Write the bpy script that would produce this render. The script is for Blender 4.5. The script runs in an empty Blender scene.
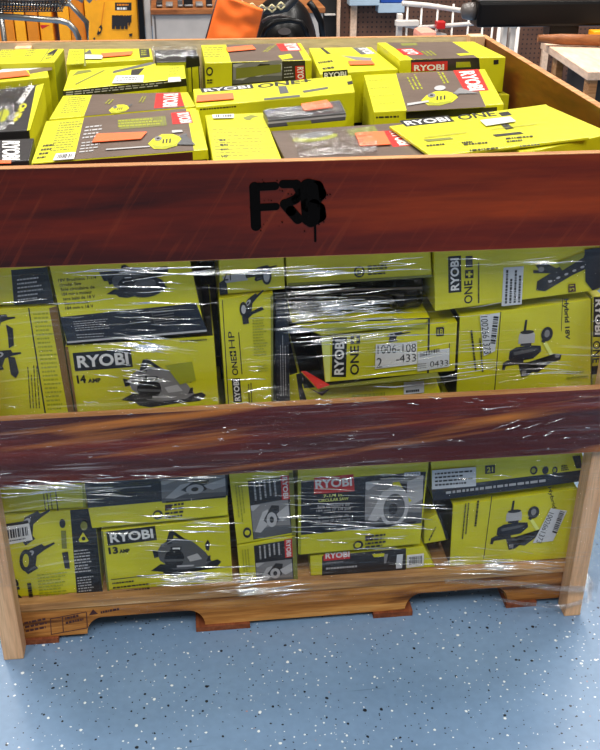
import bpy, bmesh, math, random
from mathutils import Vector, Matrix, noise
random.seed(7)
C = bpy.context.scene.collection
PI = math.pi

# ------------------------------------------------------------------ camera
F = 983.922
def cam_axes(p, yw, r):
    g = Vector((math.sin(yw)*math.cos(p), math.cos(yw)*math.cos(p), -math.sin(p)))
    rt = Vector((math.cos(yw), -math.sin(yw), 0)); up = rt.cross(g)
    a = rt*math.cos(r)+up*math.sin(r)
    return a, a.cross(g), g
CA, CB, CG = cam_axes(.493, .120, .007)
CP = Vector((-.195, -1.596, 1.466))
def ray(px, py): return CG + CA*((px-300)/F) - CB*((py-375)/F)
def onz(p, z):
    d = ray(*p); return CP + d*((z-CP.z)/d.z)
def ony(p, y):
    d = ray(*p); return CP + d*((y-CP.y)/d.y)
cam = bpy.data.cameras.new('camera'); co = bpy.data.objects.new('camera', cam); C.objects.link(co)
cam.sensor_fit = 'HORIZONTAL'; cam.sensor_width = 36; cam.lens = F*36/600; cam.clip_end = 60
m = Matrix.Identity(4)
for i in range(3):
    m[i][0] = CA[i]; m[i][1] = CB[i]; m[i][2] = -CG[i]; m[i][3] = CP[i]
co.matrix_world = m
bpy.context.scene.camera = co

# ------------------------------------------------------------------ materials
def lin(c):
    return tuple(((v/255)/12.92 if v/255 <= .04045 else ((v/255+.055)/1.055)**2.4) for v in c)+(1,)
def newmat(name):
    mt = bpy.data.materials.new(name); mt.use_nodes = True
    nt = mt.node_tree; b = nt.nodes['Principled BSDF']
    return mt, nt, b
def coords(nt, scale=(1,1,1), rot=(0,0,0)):
    tc = nt.nodes.new('ShaderNodeTexCoord'); mp = nt.nodes.new('ShaderNodeMapping')
    mp.inputs['Scale'].default_value = scale; mp.inputs['Rotation'].default_value = rot
    nt.links.new(tc.outputs['Object'], mp.inputs['Vector']); return mp.outputs['Vector']
def coords_diag(nt, scale, rot):
    v = coords(nt, (1,1,1), rot); mp = nt.nodes.new('ShaderNodeMapping'); mp.inputs['Scale'].default_value = scale
    nt.links.new(v, mp.inputs['Vector']); return mp.outputs['Vector']
def noise_n(nt, vec, scale, detail=3, rough=.5, dist=0):
    n = nt.nodes.new('ShaderNodeTexNoise'); n.inputs['Scale'].default_value = scale
    n.inputs['Detail'].default_value = detail; n.inputs['Roughness'].default_value = rough
    n.inputs['Distortion'].default_value = dist
    nt.links.new(vec, n.inputs['Vector']); return n.outputs['Fac']
def ramp(nt, fac, stops):
    r = nt.nodes.new('ShaderNodeValToRGB'); e = r.color_ramp.elements
    while len(e) > 1: e.remove(e[-1])
    e[0].position = stops[0][0]; e[0].color = stops[0][1]
    for p, c in stops[1:]:
        k = e.new(p); k.color = c
    nt.links.new(fac, r.inputs['Fac']); return r.outputs['Color']
def mixc(nt, fac, a, b, mode='MIX'):
    x = nt.nodes.new('ShaderNodeMix'); x.data_type = 'RGBA'; x.blend_type = mode
    for s, v in ((0, fac), (6, a), (7, b)):
        if hasattr(v, 'links'): nt.links.new(v, x.inputs[s])
        else: x.inputs[s].default_value = v
    return x.outputs[2]
def mathn(nt, op, a, b=0.0, clamp=False):
    x = nt.nodes.new('ShaderNodeMath'); x.operation = op; x.use_clamp = clamp
    for i, v in enumerate((a, b)):
        if hasattr(v, 'links'): nt.links.new(v, x.inputs[i])
        else: x.inputs[i].default_value = v
    return x.outputs[0]
def bump(nt, b, h, strength=.2, dist=.01):
    n = nt.nodes.new('ShaderNodeBump'); n.inputs['Strength'].default_value = strength; n.inputs['Distance'].default_value = dist
    nt.links.new(h, n.inputs['Height']); nt.links.new(n.outputs['Normal'], b.inputs['Normal'])
CARD = {}
def card(key, rgb, rough=.42, var=.10, coat=.0, metal=0):
    mt, nt, b = newmat('card_'+key)
    v = coords(nt); n = noise_n(nt, v, 9, 4)
    c = lin(rgb); d = tuple(x*(1-var*2) for x in c[:3])+(1,)
    nt.links.new(ramp(nt, n, [(.3, d), (.65, c)]), b.inputs['Base Color'])
    b.inputs['Roughness'].default_value = rough; b.inputs['Metallic'].default_value = metal
    bump(nt, b, noise_n(nt, v, 22, 2), .25, .004)
    CARD[key] = mt; return mt
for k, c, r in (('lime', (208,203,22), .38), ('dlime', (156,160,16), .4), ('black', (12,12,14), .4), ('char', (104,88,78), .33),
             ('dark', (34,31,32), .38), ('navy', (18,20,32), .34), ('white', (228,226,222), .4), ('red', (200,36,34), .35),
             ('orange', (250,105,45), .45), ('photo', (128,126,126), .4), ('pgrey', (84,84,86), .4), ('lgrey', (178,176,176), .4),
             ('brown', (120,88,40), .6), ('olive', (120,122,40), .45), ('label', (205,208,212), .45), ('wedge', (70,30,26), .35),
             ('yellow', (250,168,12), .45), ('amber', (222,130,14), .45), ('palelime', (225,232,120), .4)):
    card(k, c, r)
def plain(key, rgb, rough=.5, metal=0, var=.08, scale=12, bmp=.1):
    mt, nt, b = newmat(key); v = coords(nt); n = noise_n(nt, v, scale, 4)
    c = lin(rgb); d = tuple(x*(1-var*2) for x in c[:3])+(1,)
    nt.links.new(ramp(nt, n, [(.3, d), (.7, c)]), b.inputs['Base Color'])
    b.inputs['Roughness'].default_value = rough; b.inputs['Metallic'].default_value = metal
    if bmp: bump(nt, b, n, bmp, .004)
    return mt
def wood(key, ca, cb, cc, scale=(2, 30, 30), rough=.6, streak=None, coat=0, dist=1.2, rot=(0,0,0), bmp=.15, knots=False):
    mt, nt, b = newmat(key); v = coords(nt, scale, rot)
    n = noise_n(nt, v, 1.4, 6, .6, dist)
    col = ramp(nt, n, [(.28, lin(ca)), (.5, lin(cb)), (.72, lin(cc))])
    f = noise_n(nt, coords(nt, tuple(s*5 for s in scale), rot), 2, 3)
    col = mixc(nt, .35, col, ramp(nt, f, [(.3, (.35,.35,.35,1)), (.6, (1,1,1,1))]), 'MULTIPLY')
    if streak:
        s = noise_n(nt, coords_diag(nt, streak[1], streak[2]), 1, 4, .55, .25)
        col = mixc(nt, ramp(nt, s, [(streak[3], (0,0,0,1)), (streak[4], (1,1,1,1))]), col, lin(streak[0]))
    if knots:
        vo = nt.nodes.new('ShaderNodeTexVoronoi'); vo.inputs['Scale'].default_value = 1
        nt.links.new(coords(nt, (4, 9, 14)), vo.inputs['Vector'])
        col = mixc(nt, ramp(nt, vo.outputs['Distance'], [(.06, (1,1,1,1)), (.17, (0,0,0,1))]), col, lin((70,38,16)))
    nt.links.new(col, b.inputs['Base Color'])
    b.inputs['Roughness'].default_value = rough; b.inputs['Coat Weight'].default_value = coat
    b.inputs['Coat Roughness'].default_value = .18
    b.inputs['Specular IOR Level'].default_value = .3
    bump(nt, b, n, bmp, .003)
    return mt
RT = 0.35
M_cherry = wood('cherry_board', (40,6,1), (96,24,2), (138,48,4), (.8, 10, 8), .42, coat=.0, dist=.3,
                streak=((120,46,18), (95, 5, 4.5), (0, -.55, 0), .57, .84), bmp=.03)
M_mid = wood('walnut_board', (44,7,5), (84,20,12), (126,42,18), (1.3, 22, 20), .45, coat=.0, dist=.4,
             streak=((196,118,46), (1.7, 10, 30), (0, .10, 0), .57, .74), bmp=.08)
M_rimtan = wood('plywood_edge', (150,96,50), (184,128,78), (206,158,108), (2, 30, 40), .6)
M_paleply = wood('pale_inner_face', (206,186,156), (226,206,178), (236,220,194), (2, 14, 14), .55)
M_amberply = wood('amber_inner_face', (74,34,6), (108,54,12), (134,76,20), (12, 2, 12), .4, coat=.25, dist=.3)
M_post = wood('raw_timber', (196,146,104), (224,176,132), (236,194,152), (26, 26, 1.5), .65, dist=.4)
M_pallet = wood('pallet_timber', (112,60,20), (188,124,58), (232,172,96), (1.8, 22, 26), .75, dist=.7, bmp=.5, knots=True, streak=((84,46,18), (3, 34, 44), (0,.04,0), .56, .70))
M_deck = wood('deck_timber', (140,98,58), (190,142,90), (220,176,124), (1.6, 20, 24), .75, bmp=.4)
M_redboard = wood('stained_timber', (90,44,24), (128,68,40), (152,90,56), (20, 1.6, 20), .75)
M_spray = plain('black_spray_paint', (3,2,2), .9, 0, .1, 60, 0)
M_spray.node_tree.nodes['Principled BSDF'].inputs['Specular IOR Level'].default_value = .1
M_metal = plain('brushed_steel', (150,148,144), .3, .9)
M_wire = plain('dark_wire', (70,62,58), .4, .7)
M_whitep = plain('white_powder_coat', (222,214,206), .4)
M_blackp = plain('black_plastic', (7,6,7), .36, 0, .1, 6, .03)
M_darkin = plain('black_shelf', (18,16,16), .6)
M_blackp.node_tree.nodes['Principled BSDF'].inputs['Specular IOR Level'].default_value = .25
M_greyp = plain('grey_plastic', (92,84,80), .4)
M_cab = plain('cabinet_grey', (178,170,164), .5)
M_cabtop = wood('cabinet_wood_edge', (110,60,28), (150,90,48), (170,112,66), (3, 20, 20), .5)
M_bench = wood('bench_top_wood', (206,168,138), (224,188,160), (232,202,176), (6, 1.6, 6), .5)
M_orangecloth = plain('orange_fabric', (248,108,14), .75, 0, .15, 7, .6)
M_trim = plain('dark_piping', (60,20,16), .6)
M_bluepk = plain('blue_package', (30,74,160), .4)
M_palepk = plain('pale_blue_package', (168,186,200), .4)
M_pattern = plain('patterned_band', (26,24,26), .5)
M_cream = plain('cream_link', (196,184,140), .5)
M_pink = plain('salmon_item', (226,150,130), .6)
M_wallm = plain('store_wall', (120,96,80), .8)

def m_pegboard():
    mt, nt, b = newmat('pegboard'); v = coords(nt, (36, 36, 36))
    vo = nt.nodes.new('ShaderNodeTexVoronoi'); vo.voronoi_dimensions = '3D'; vo.inputs['Randomness'].default_value = 0
    vo.inputs['Scale'].default_value = 1
    nt.links.new(v, vo.inputs['Vector'])
    sx = nt.nodes.new('ShaderNodeSeparateXYZ'); nt.links.new(v, sx.inputs[0])
    fx = mathn(nt, 'SUBTRACT', mathn(nt, 'FRACT', sx.outputs[0]), .5); fz = mathn(nt, 'SUBTRACT', mathn(nt, 'FRACT', sx.outputs[2]), .5)
    d = mathn(nt, 'SQRT', mathn(nt, 'ADD', mathn(nt, 'MULTIPLY', fx, fx), mathn(nt, 'MULTIPLY', fz, fz)))
    n = noise_n(nt, coords(nt), 6, 3)
    base = ramp(nt, n, [(.3, lin((76,46,32))), (.7, lin((98,64,46)))])
    nt.links.new(mixc(nt, ramp(nt, d, [(.17, (1,1,1,1)), (.22, (0,0,0,1))]), base, lin((34,18,12))), b.inputs['Base Color'])
    b.inputs['Roughness'].default_value = .7
    return mt
M_peg = m_pegboard()

def m_floor():
    mt, nt, b = newmat('blue_epoxy_floor'); v = coords(nt)
    n = noise_n(nt, v, 2.2, 5, .6)
    col = ramp(nt, n, [(.3, lin((112,142,176))), (.7, lin((128,158,192)))])
    fine = noise_n(nt, v, 60, 2)
    col = mixc(nt, .10, col, ramp(nt, fine, [(.35, (.3,.3,.3,1)), (.65, (1,1,1,1))]), 'MULTIPLY')
    # broken scuffs
    sc = noise_n(nt, coords(nt, (3, 60, 1), (0,0,.5)), 1, 3, .6, 1.5)
    col = mixc(nt, ramp(nt, sc, [(.72, (0,0,0,1)), (.76, (.5,.5,.5,1))]), col, lin((84,110,134)))
    wob = nt.nodes.new('ShaderNodeTexNoise'); wob.inputs['Scale'].default_value = 90
    nt.links.new(v, wob.inputs['Vector'])
    add = nt.nodes.new('ShaderNodeVectorMath'); add.operation = 'MULTIPLY_ADD'
    nt.links.new(wob.outputs['Color'], add.inputs[0]); add.inputs[1].default_value = (.006,.006,0); nt.links.new(v, add.inputs[2])
    for sc_, th, seed in ((30, .10, 0), (46, .105, 3.3), (70, .12, 8.1)):
        vo = nt.nodes.new('ShaderNodeTexVoronoi'); vo.voronoi_dimensions = '2D'; vo.inputs['Scale'].default_value = sc_
        mp = nt.nodes.new('ShaderNodeMapping'); mp.inputs['Location'].default_value = (seed, seed*2, 0)
        nt.links.new(add.outputs[0], mp.inputs['Vector']); nt.links.new(mp.outputs[0], vo.inputs['Vector'])
        sp = nt.nodes.new('ShaderNodeSeparateColor'); nt.links.new(vo.outputs['Color'], sp.inputs[0])
        thr = mathn(nt, 'MULTIPLY', sp.outputs[0], th)
        mask = mathn(nt, 'LESS_THAN', vo.outputs['Distance'], thr)
        keep = mathn(nt, 'GREATER_THAN', sp.outputs[2], .5)
        mask = mathn(nt, 'MULTIPLY', mask, keep)
        cc = ramp(nt, sp.outputs[1], [(0, lin((14,20,30))), (.54, lin((24,34,48))), (.55, lin((232,238,240))), (.985, lin((240,244,240))), (.99, lin((176,140,140)))])
        cc.node.color_ramp.interpolation = 'CONSTANT'
        col = mixc(nt, mask, col, cc)
    nt.links.new(col, b.inputs['Base Color'])
    nt.links.new(ramp(nt, n, [(.3, (.30,.30,.30,1)), (.7, (.42,.42,.42,1))]), b.inputs['Roughness'])
    bump(nt, b, fine, .05, .002)
    return mt
M_floor = m_floor()

def m_film(name='stretch_film', haze=.22, sx=2.2, sz=70, base=.02, ang=0.05):
    mt = bpy.data.materials.new(name); mt.use_nodes = True; nt = mt.node_tree; nt.nodes.clear()
    out = nt.nodes.new('ShaderNodeOutputMaterial')
    tr = nt.nodes.new('ShaderNodeBsdfTransparent'); tr.inputs[0].default_value = (.95,.96,.97,1)
    gl = nt.nodes.new('ShaderNodeBsdfGlossy'); gl.inputs['Roughness'].default_value = .10; gl.inputs[0].default_value = (1,1,1,1)
    df = nt.nodes.new('ShaderNodeBsdfDiffuse'); df.inputs[0].default_value = (.8,.82,.86,1)
    v = coords(nt, (sx, sx, sz), (0, ang, 0)); v2 = coords(nt, (sx*2.6, sx*2.6, sz*2.7), (0, ang*2.2, 0))
    n1 = noise_n(nt, v, 1, 4, .6, .5); n2 = noise_n(nt, v2, 1, 3, .6, .3)
    patch = noise_n(nt, coords(nt, (3,3,4)), 1, 2)
    h = mathn(nt, 'ADD', n1, mathn(nt, 'MULTIPLY', n2, .4))
    bp = nt.nodes.new('ShaderNodeBump'); bp.inputs['Strength'].default_value = 1; bp.inputs['Distance'].default_value = .012
    nt.links.new(h, bp.inputs['Height']); nt.links.new(bp.outputs[0], gl.inputs['Normal'])
    st = ramp(nt, n2, [(.58, (0,0,0,1)), (.74, (1,1,1,1))])
    pm = ramp(nt, patch, [(.42, (.15,.15,.15,1)), (.66, (1,1,1,1))])
    hz = mathn(nt, 'MULTIPLY', mathn(nt, 'MULTIPLY', st, pm), haze)
    lw = nt.nodes.new('ShaderNodeLayerWeight'); lw.inputs[0].default_value = .25; nt.links.new(bp.outputs[0], lw.inputs['Normal'])
    gf = mathn(nt, 'ADD', mathn(nt, 'MULTIPLY', lw.outputs['Fresnel'], .22), mathn(nt, 'MULTIPLY', pm, base), True)
    m1 = nt.nodes.new('ShaderNodeMixShader'); nt.links.new(gf, m1.inputs[0]); nt.links.new(tr.outputs[0], m1.inputs[1]); nt.links.new(gl.outputs[0], m1.inputs[2])
    m2 = nt.nodes.new('ShaderNodeMixShader'); nt.links.new(hz, m2.inputs[0]); nt.links.new(m1.outputs[0], m2.inputs[1]); nt.links.new(df.outputs[0], m2.inputs[2])
    nt.links.new(m2.outputs[0], out.inputs[0])
    return mt
M_film = m_film()
M_rope = m_film('film_rope', .55, 3, 160, .3)
def m_fold():
    mt = bpy.data.materials.new('film_fold'); mt.use_nodes = True; nt = mt.node_tree; nt.nodes.clear()
    out = nt.nodes.new('ShaderNodeOutputMaterial'); tr = nt.nodes.new('ShaderNodeBsdfTransparent')
    gl = nt.nodes.new('ShaderNodeBsdfGlossy'); gl.inputs['Roughness'].default_value = .16; gl.inputs[0].default_value = (1,1,1,1)
    n = noise_n(nt, coords(nt, (14,14,14)), 1, 2)
    m1 = nt.nodes.new('ShaderNodeMixShader'); nt.links.new(ramp(nt, n, [(.38, (.06,.06,.06,1)), (.64, (.8,.8,.8,1))]), m1.inputs[0])
    nt.links.new(tr.outputs[0], m1.inputs[1]); nt.links.new(gl.outputs[0], m1.inputs[2]); nt.links.new(m1.outputs[0], out.inputs[0])
    return mt
M_fold = m_fold()
M_crinkle = m_film('crinkled_plastic', .5, 26, 26, .22, .4)

# ------------------------------------------------------------------ mesh builder
class MB:
    def __init__(s): s.bm = bmesh.new(); s.mats = []
    def mi(s, mt):
        if isinstance(mt, str): mt = CARD[mt]
        if mt not in s.mats: s.mats.append(mt)
        return s.mats.index(mt)
    def face(s, pts, mt):
        vs = [s.bm.verts.new(p) for p in pts]
        f = s.bm.faces.new(vs); f.material_index = s.mi(mt); return f
    def hexa(s, b4, t4, mt, bev=.0, sides=None):
        """b4,t4: 4 bottom and 4 top points, both in order front-left, front-right, back-right, back-left"""
        vs = [s.bm.verts.new(p) for p in list(b4)+list(t4)]
        idx = {'bottom': (3,2,1,0), 'top': (4,5,6,7), 'front': (0,1,5,4), 'right': (1,2,6,5), 'back': (2,3,7,6), 'left': (3,0,4,7)}
        fs = []
        for k, q in idx.items():
            f = s.bm.faces.new([vs[i] for i in q]); f.material_index = s.mi((sides or {}).get(k, mt)); fs.append(f)
        if bev:
            es = {e for f in fs for e in f.edges}
            bmesh.ops.bevel(s.bm, geom=list(es), offset=bev, segments=2, profile=.6, affect='EDGES')
    def box(s, x0, x1, y0, y1, z0, z1, mt, bev=0, sides=None):
        s.hexa([(x0,y0,z0),(x1,y0,z0),(x1,y1,z0),(x0,y1,z0)], [(x0,y0,z1),(x1,y0,z1),(x1,y1,z1),(x0,y1,z1)], mt, bev, sides)
    def tube(s, pts, r, mt, n=10, closed=False):
        pts = [Vector(p) for p in pts]; rings = []
        rr = r if isinstance(r, (list, tuple)) else [r]*len(pts)
        for i, p in enumerate(pts):
            a = pts[max(i-1, 0)]; b = pts[min(i+1, len(pts)-1)]
            d = (b-a).normalized(); u = d.cross(Vector((0,0,1)))
            if u.length < .05: u = d.cross(Vector((0,1,0)))
            u.normalize(); w = d.cross(u)
            rings.append([s.bm.verts.new(p+(u*math.cos(t)+w*math.sin(t))*rr[i]) for t in [2*PI*k/n for k in range(n)]])
        mi = s.mi(mt)
        for A, B in zip(rings, rings[1:]):
            for k in range(n):
                f = s.bm.faces.new((A[k], A[(k+1) % n], B[(k+1) % n], B[k])); f.material_index = mi; f.smooth = True
        for R_, o in ((rings[0], 1), (rings[-1], 0)):
            f = s.bm.faces.new(R_[::-1] if o else R_); f.material_index = mi
    def prism(s, prof, y0, y1, mt):
        """prof: (x,z) outline extruded along y"""
        A = [s.bm.verts.new((x, y0, z)) for x, z in prof]; B = [s.bm.verts.new((x, y1, z)) for x, z in prof]
        mi = s.mi(mt); n = len(prof)
        s.bm.faces.new(A).material_index = mi; s.bm.faces.new(B[::-1]).material_index = mi
        for i in range(n): s.bm.faces.new((A[i], B[i], B[(i+1) % n], A[(i+1) % n])).material_index = mi
    def build(s, name, parent=None, loc=None, recalc=True):
        if recalc: bmesh.ops.recalc_face_normals(s.bm, faces=s.bm.faces)
        me = bpy.data.meshes.new(name); o = bpy.data.objects.new(name, me); C.objects.link(o)
        if parent is not None:
            off = wloc(parent); o.parent = parent
        else:
            if loc is None:
                vs = [v.co for v in s.bm.verts]
                loc = Vector(((min(v.x for v in vs)+max(v.x for v in vs))/2, (min(v.y for v in vs)+max(v.y for v in vs))/2, min(v.z for v in vs)))
            off = Vector(loc); o.location = off
        bmesh.ops.translate(s.bm, verts=s.bm.verts, vec=-off)
        s.bm.to_mesh(me); s.bm.free()
        for mt in s.mats: me.materials.append(mt)
        return o
def wloc(o):
    l = Vector(o.location)
    while o.parent: o = o.parent; l = l + o.location
    return l
def tag(o, label=None, cat=None, group=None, kind=None):
    if label: o['label'] = label
    if cat: o['category'] = cat
    if group: o['group'] = group
    if kind: o['kind'] = kind
    return o
def empty(name, loc, label, cat, group=None):
    o = bpy.data.objects.new(name, None); o.location = loc; C.objects.link(o); return tag(o, label, cat, group)

TXT = {}
def text_geo(st, bold):
    if (st, bold) in TXT: return TXT[(st, bold)]
    cu = bpy.data.curves.new('t', 'FONT'); cu.body = st; cu.size = 1; cu.offset = bold; cu.resolution_u = 3
    o = bpy.data.objects.new('t', cu); C.objects.link(o)
    me = bpy.data.meshes.new_from_object(o.evaluated_get(bpy.context.evaluated_depsgraph_get()))
    V = [(v.co.x, v.co.y) for v in me.vertices]; P = [list(p.vertices) for p in me.polygons]
    bpy.data.objects.remove(o); bpy.data.curves.remove(cu); bpy.data.meshes.remove(me)
    x0 = min(v[0] for v in V); x1 = max(v[0] for v in V); y0 = min(v[1] for v in V); y1 = max(v[1] for v in V)
    V = [((x-x0)/(x1-x0), (y-y0)/(y1-y0)) for x, y in V]
    TXT[(st, bold)] = (V, P); return TXT[(st, bold)]

class Art:
    """prints ink on one flat face of a carton; all points are traced off the photo and dropped on that face's plane"""
    def __init__(s, mb, plane, val, lift=.00012):
        s.mb = mb; s.pl = plane; s.val = val; s.k = 1; s.lift = lift
    def pt(s, p):
        q = ony(p, s.val) if s.pl == 'y' else onz(p, s.val)
        d = s.lift*s.k
        return q+Vector((0, -d, 0)) if s.pl == 'y' else q+Vector((0, 0, d))
    def poly(s, mt, *pts):
        s.mb.face([s.pt(p) for p in pts], mt); s.k += 1
    def aff(s, BL, BR, TL):
        a = Vector(BL); b = Vector(BR)-a; c = Vector(TL)-a
        return lambda u, v: tuple(a+b*u+c*v)
    def upoly(s, f, mt, pts): s.poly(mt, *[f(*p) for p in pts])
    def ell(s, f, mt, cx, cy, rx, ry, n=18, a0=0, a1=2*PI):
        s.upoly(f, mt, [(cx+rx*math.cos(a0+(a1-a0)*i/n), cy+ry*math.sin(a0+(a1-a0)*i/n)) for i in range(n if a1-a0 > 6.2 else n+1)])
    def text(s, mt, st, BL, BR, TL, bold=.0):
        V, P = text_geo(st, bold); f = s.aff(BL, BR, TL)
        vs = [s.mb.bm.verts.new(s.pt(f(*v))) for v in V]; mi = s.mb.mi(mt)
        for p in P:
            try: s.mb.bm.faces.new([vs[i] for i in p]).material_index = mi
            except ValueError: pass
        s.k += 1
    def logo(s, bg, BL, BR, TL, st='RYOBI', fg='white', pad=.10, bold=.03):
        f = s.aff(BL, BR, TL); s.upoly(f, bg, [(0,0),(1,0),(1,1),(0,1)])
        s.text(fg, st, f(pad*.6, .17), f(1-pad*.6, .17), f(pad*.6, .83), bold)
    def lines(s, mt, BL, BR, TL, n, fill=.5, dash=6, seed=1):
        """rows of small broken copy text too fine to read"""
        f = s.aff(BL, BR, TL); rd = random.Random(seed)
        for i in range(n):
            v0 = (i+.5-fill/2)/n; v1 = (i+.5+fill/2)/n; u = 0; end = rd.uniform(.72, 1)
            while u < end-.03:
                w = rd.uniform(.4, 1.5)/(dash*1.7)
                s.mb.face([s.pt(f(*q)) for q in ((u, v0), (min(u+w, end), v0), (min(u+w, end), v1), (u, v1))], mt)
                u += w+.16/dash
        s.k += 1
    def bars(s, BL, BR, TL, n=14, mt='black', seed=2):
        f = s.aff(BL, BR, TL); rd = random.Random(seed); u = 0
        while u < .97:
            w = rd.choice((.4, .7, 1.1))/n; s.mb.face([s.pt(f(*q)) for q in ((u, 0), (min(1, u+w), 0), (min(1, u+w), 1), (u, 1))], mt); u += w+rd.choice((.4, .7))/n
        s.k += 1
    # small tool pictures
    def saw(s, BL, BR, TL, body='pgrey', blade='lgrey', dark='black'):
        f = s.aff(BL, BR, TL)
        s.upoly(f, dark, [(-.05,.20),(.10,.32),(.30,.26),(.62,.16),(.95,.24),(1,.17),(.92,.06),(.62,.04),(.30,.0),(.16,.06),(.12,.14)])
        s.upoly(f, body, [(.06,.60),(.14,.76),(.30,.86),(.46,.84),(.62,.70),(.78,.44),(.86,.22),(.74,.12),(.46,.12),(.28,.16),(.10,.40)])
        s.upoly(f, dark, [(.20,.74),(.27,1.02),(.33,1.03),(.50,.80),(.45,.78),(.335,.93),(.30,.74)])
        s.upoly(f, blade, [(.50,.40),(.66,.44),(.72,.30),(.54,.28)])
        s.ell(f, dark, .31, .40, .15, .22, 16)
        s.upoly(f, 'pgrey', [(.16,.42),(.46,.36),(.46,.31),(.18,.36)])
        s.upoly(f, blade, [(.34,.24),(.60,.20),(.58,.17),(.34,.20)])
        s.upoly(f, 'lgrey', [(.20,.76),(.34,.82),(.48,.78),(.46,.81),(.33,.85)])
        s.upoly(f, dark, [(.78,.62),(.83,.72),(.86,.62),(.83,.46),(.79,.50)])
        s.upoly(f, dark, [(.0,.66),(.08,.62),(.08,.50),(.02,.48)])
        s.upoly(f, dark, [(.27,.68),(.43,.65),(.43,.57),(.28,.60)])
        s.upoly(f, 'white', [(.30,.655),(.41,.635),(.41,.605),(.30,.62)])
        s.upoly(f, dark, [(.78,.24),(.82,.36),(.85,.36),(.84,.24)])
    def drill(s, BL, BR, TL, body='dark', tip='lgrey'):
        f = s.aff(BL, BR, TL)
        s.upoly(f, body, [(.12,.62),(.30,.92),(.66,.90),(.72,.76),(.98,.74),(1,.66),(.72,.62),(.50,.54),(.44,.20),(.50,.04),(.22,0),(.16,.14),(.24,.52)])
        s.ell(f, tip, .32, .74, .12, .12, 14)
        s.ell(f, 'black', .32, .74, .06, .06, 10)
        s.upoly(f, 'pgrey', [(.24,.10),(.44,.12),(.42,.20),(.26,.20)])
    def grinder(s, BL, BR, TL):
        f = s.aff(BL, BR, TL)
        s.upoly(f, 'black', [(.26,.82),(.31,.82),(.32,1.02),(.28,1.02)])
        s.upoly(f, 'dark', [(.22,.56),(.42,.54),(.44,.66),(.24,.68)])
        s.ell(f, 'lgrey', .33, .73, .15, .10, 18)
        s.upoly(f, 'lgrey', [(.18,.60),(.48,.60),(.48,.74),(.18,.74)])
        s.ell(f, 'dark', .33, .80, .13, .035, 16)
        s.upoly(f, 'navy', [(.02,.34),(.10,.28),(.48,.32),(.62,.44),(.60,.54),(.40,.56),(.14,.54),(.03,.48)])
        s.upoly(f, 'pgrey', [(.10,.46),(.44,.50),(.56,.48),(.42,.44),(.12,.40)])
        s.upoly(f, 'dark', [(-.08,.28),(.00,.32),(.30,.30),(.30,.24),(-.02,.22),(-.04,.15),(-.09,.16)])
        s.upoly(f, 'dark', [(.20,.26),(.38,.26),(.40,.10),(.58,.06),(.80,.22),(.98,.26),(1.0,.36),(.88,.38),(.66,.22),(.50,.14),(.40,.02),(.28,.0),(.26,.12)])
        s.ell(f, 'dark', .70, .74, .11, .13, 16)
        s.ell(f, 'photo', .70, .75, .05, .07, 12)
        s.upoly(f, 'dark', [(.60,.62),(.66,.58),(.70,.66),(.66,.70)])
        s.upoly(f, 'palelime', [(.64,.58),(.70,.60),(.84,.38),(.78,.36)])
        s.ell(f, 'photo', .92, .34, .05, .035, 10)
        s.upoly(f, 'photo', [(.28,.12),(.36,.12),(.36,.04),(.28,.04)])
    def tooltop(s, f):
        s.upoly(f, 'lime', [(.0,.40),(.16,.66),(.42,.84),(.72,.80),(.96,.62),(1.02,.40),(.84,.16),(.50,.04),(.18,.10)])
        s.upoly(f, 'dlime', [(.10,.34),(.40,.20),(.80,.26),(.92,.40),(.80,.14),(.50,.06),(.2,.12)])
        for u in (.42, .52, .62): s.upoly(f, 'dark', [(u,.34),(u+.045,.34),(u+.06,.56),(u+.015,.56)])
        s.ell(f, 'photo', .30, .62, .11, .12, 14); s.ell(f, 'dark', .30, .62, .05, .05, 10)
        s.upoly(f, 'pgrey', [(.92,.62),(1.12,.78),(1.16,.68),(1.0,.48)])
    def handphoto(s, q):
        """grey workshop photo of hands and a saw, q = BL,BR,TL"""
        f = s.aff(*q)
        s.upoly(f, 'photo', [(0,0),(1,0),(1,1),(0,1)])
        s.upoly(f, 'pgrey', [(0,0),(1,0),(1,.22),(.5,.30),(0,.2)])
        s.upoly(f, 'lgrey', [(.05,.2),(.3,.75),(.45,.8),(.4,.35),(.2,.15)])
        s.upoly(f, 'dark', [(.3,.5),(.55,.9),(.75,.85),(.7,.4),(.5,.25)])
        s.ell(f, 'lgrey', .52, .48, .14, .22, 14)
        s.ell(f, 'dark', .52, .48, .06, .10, 10)
        s.upoly(f, 'lgrey', [(.66,.62),(1,.85),(1,.5),(.8,.38),(.7,.5)])
        s.upoly(f, 'lgrey', [(.05,.82),(.25,.98),(.1,1),(0,1),(0,.86)])

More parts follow.
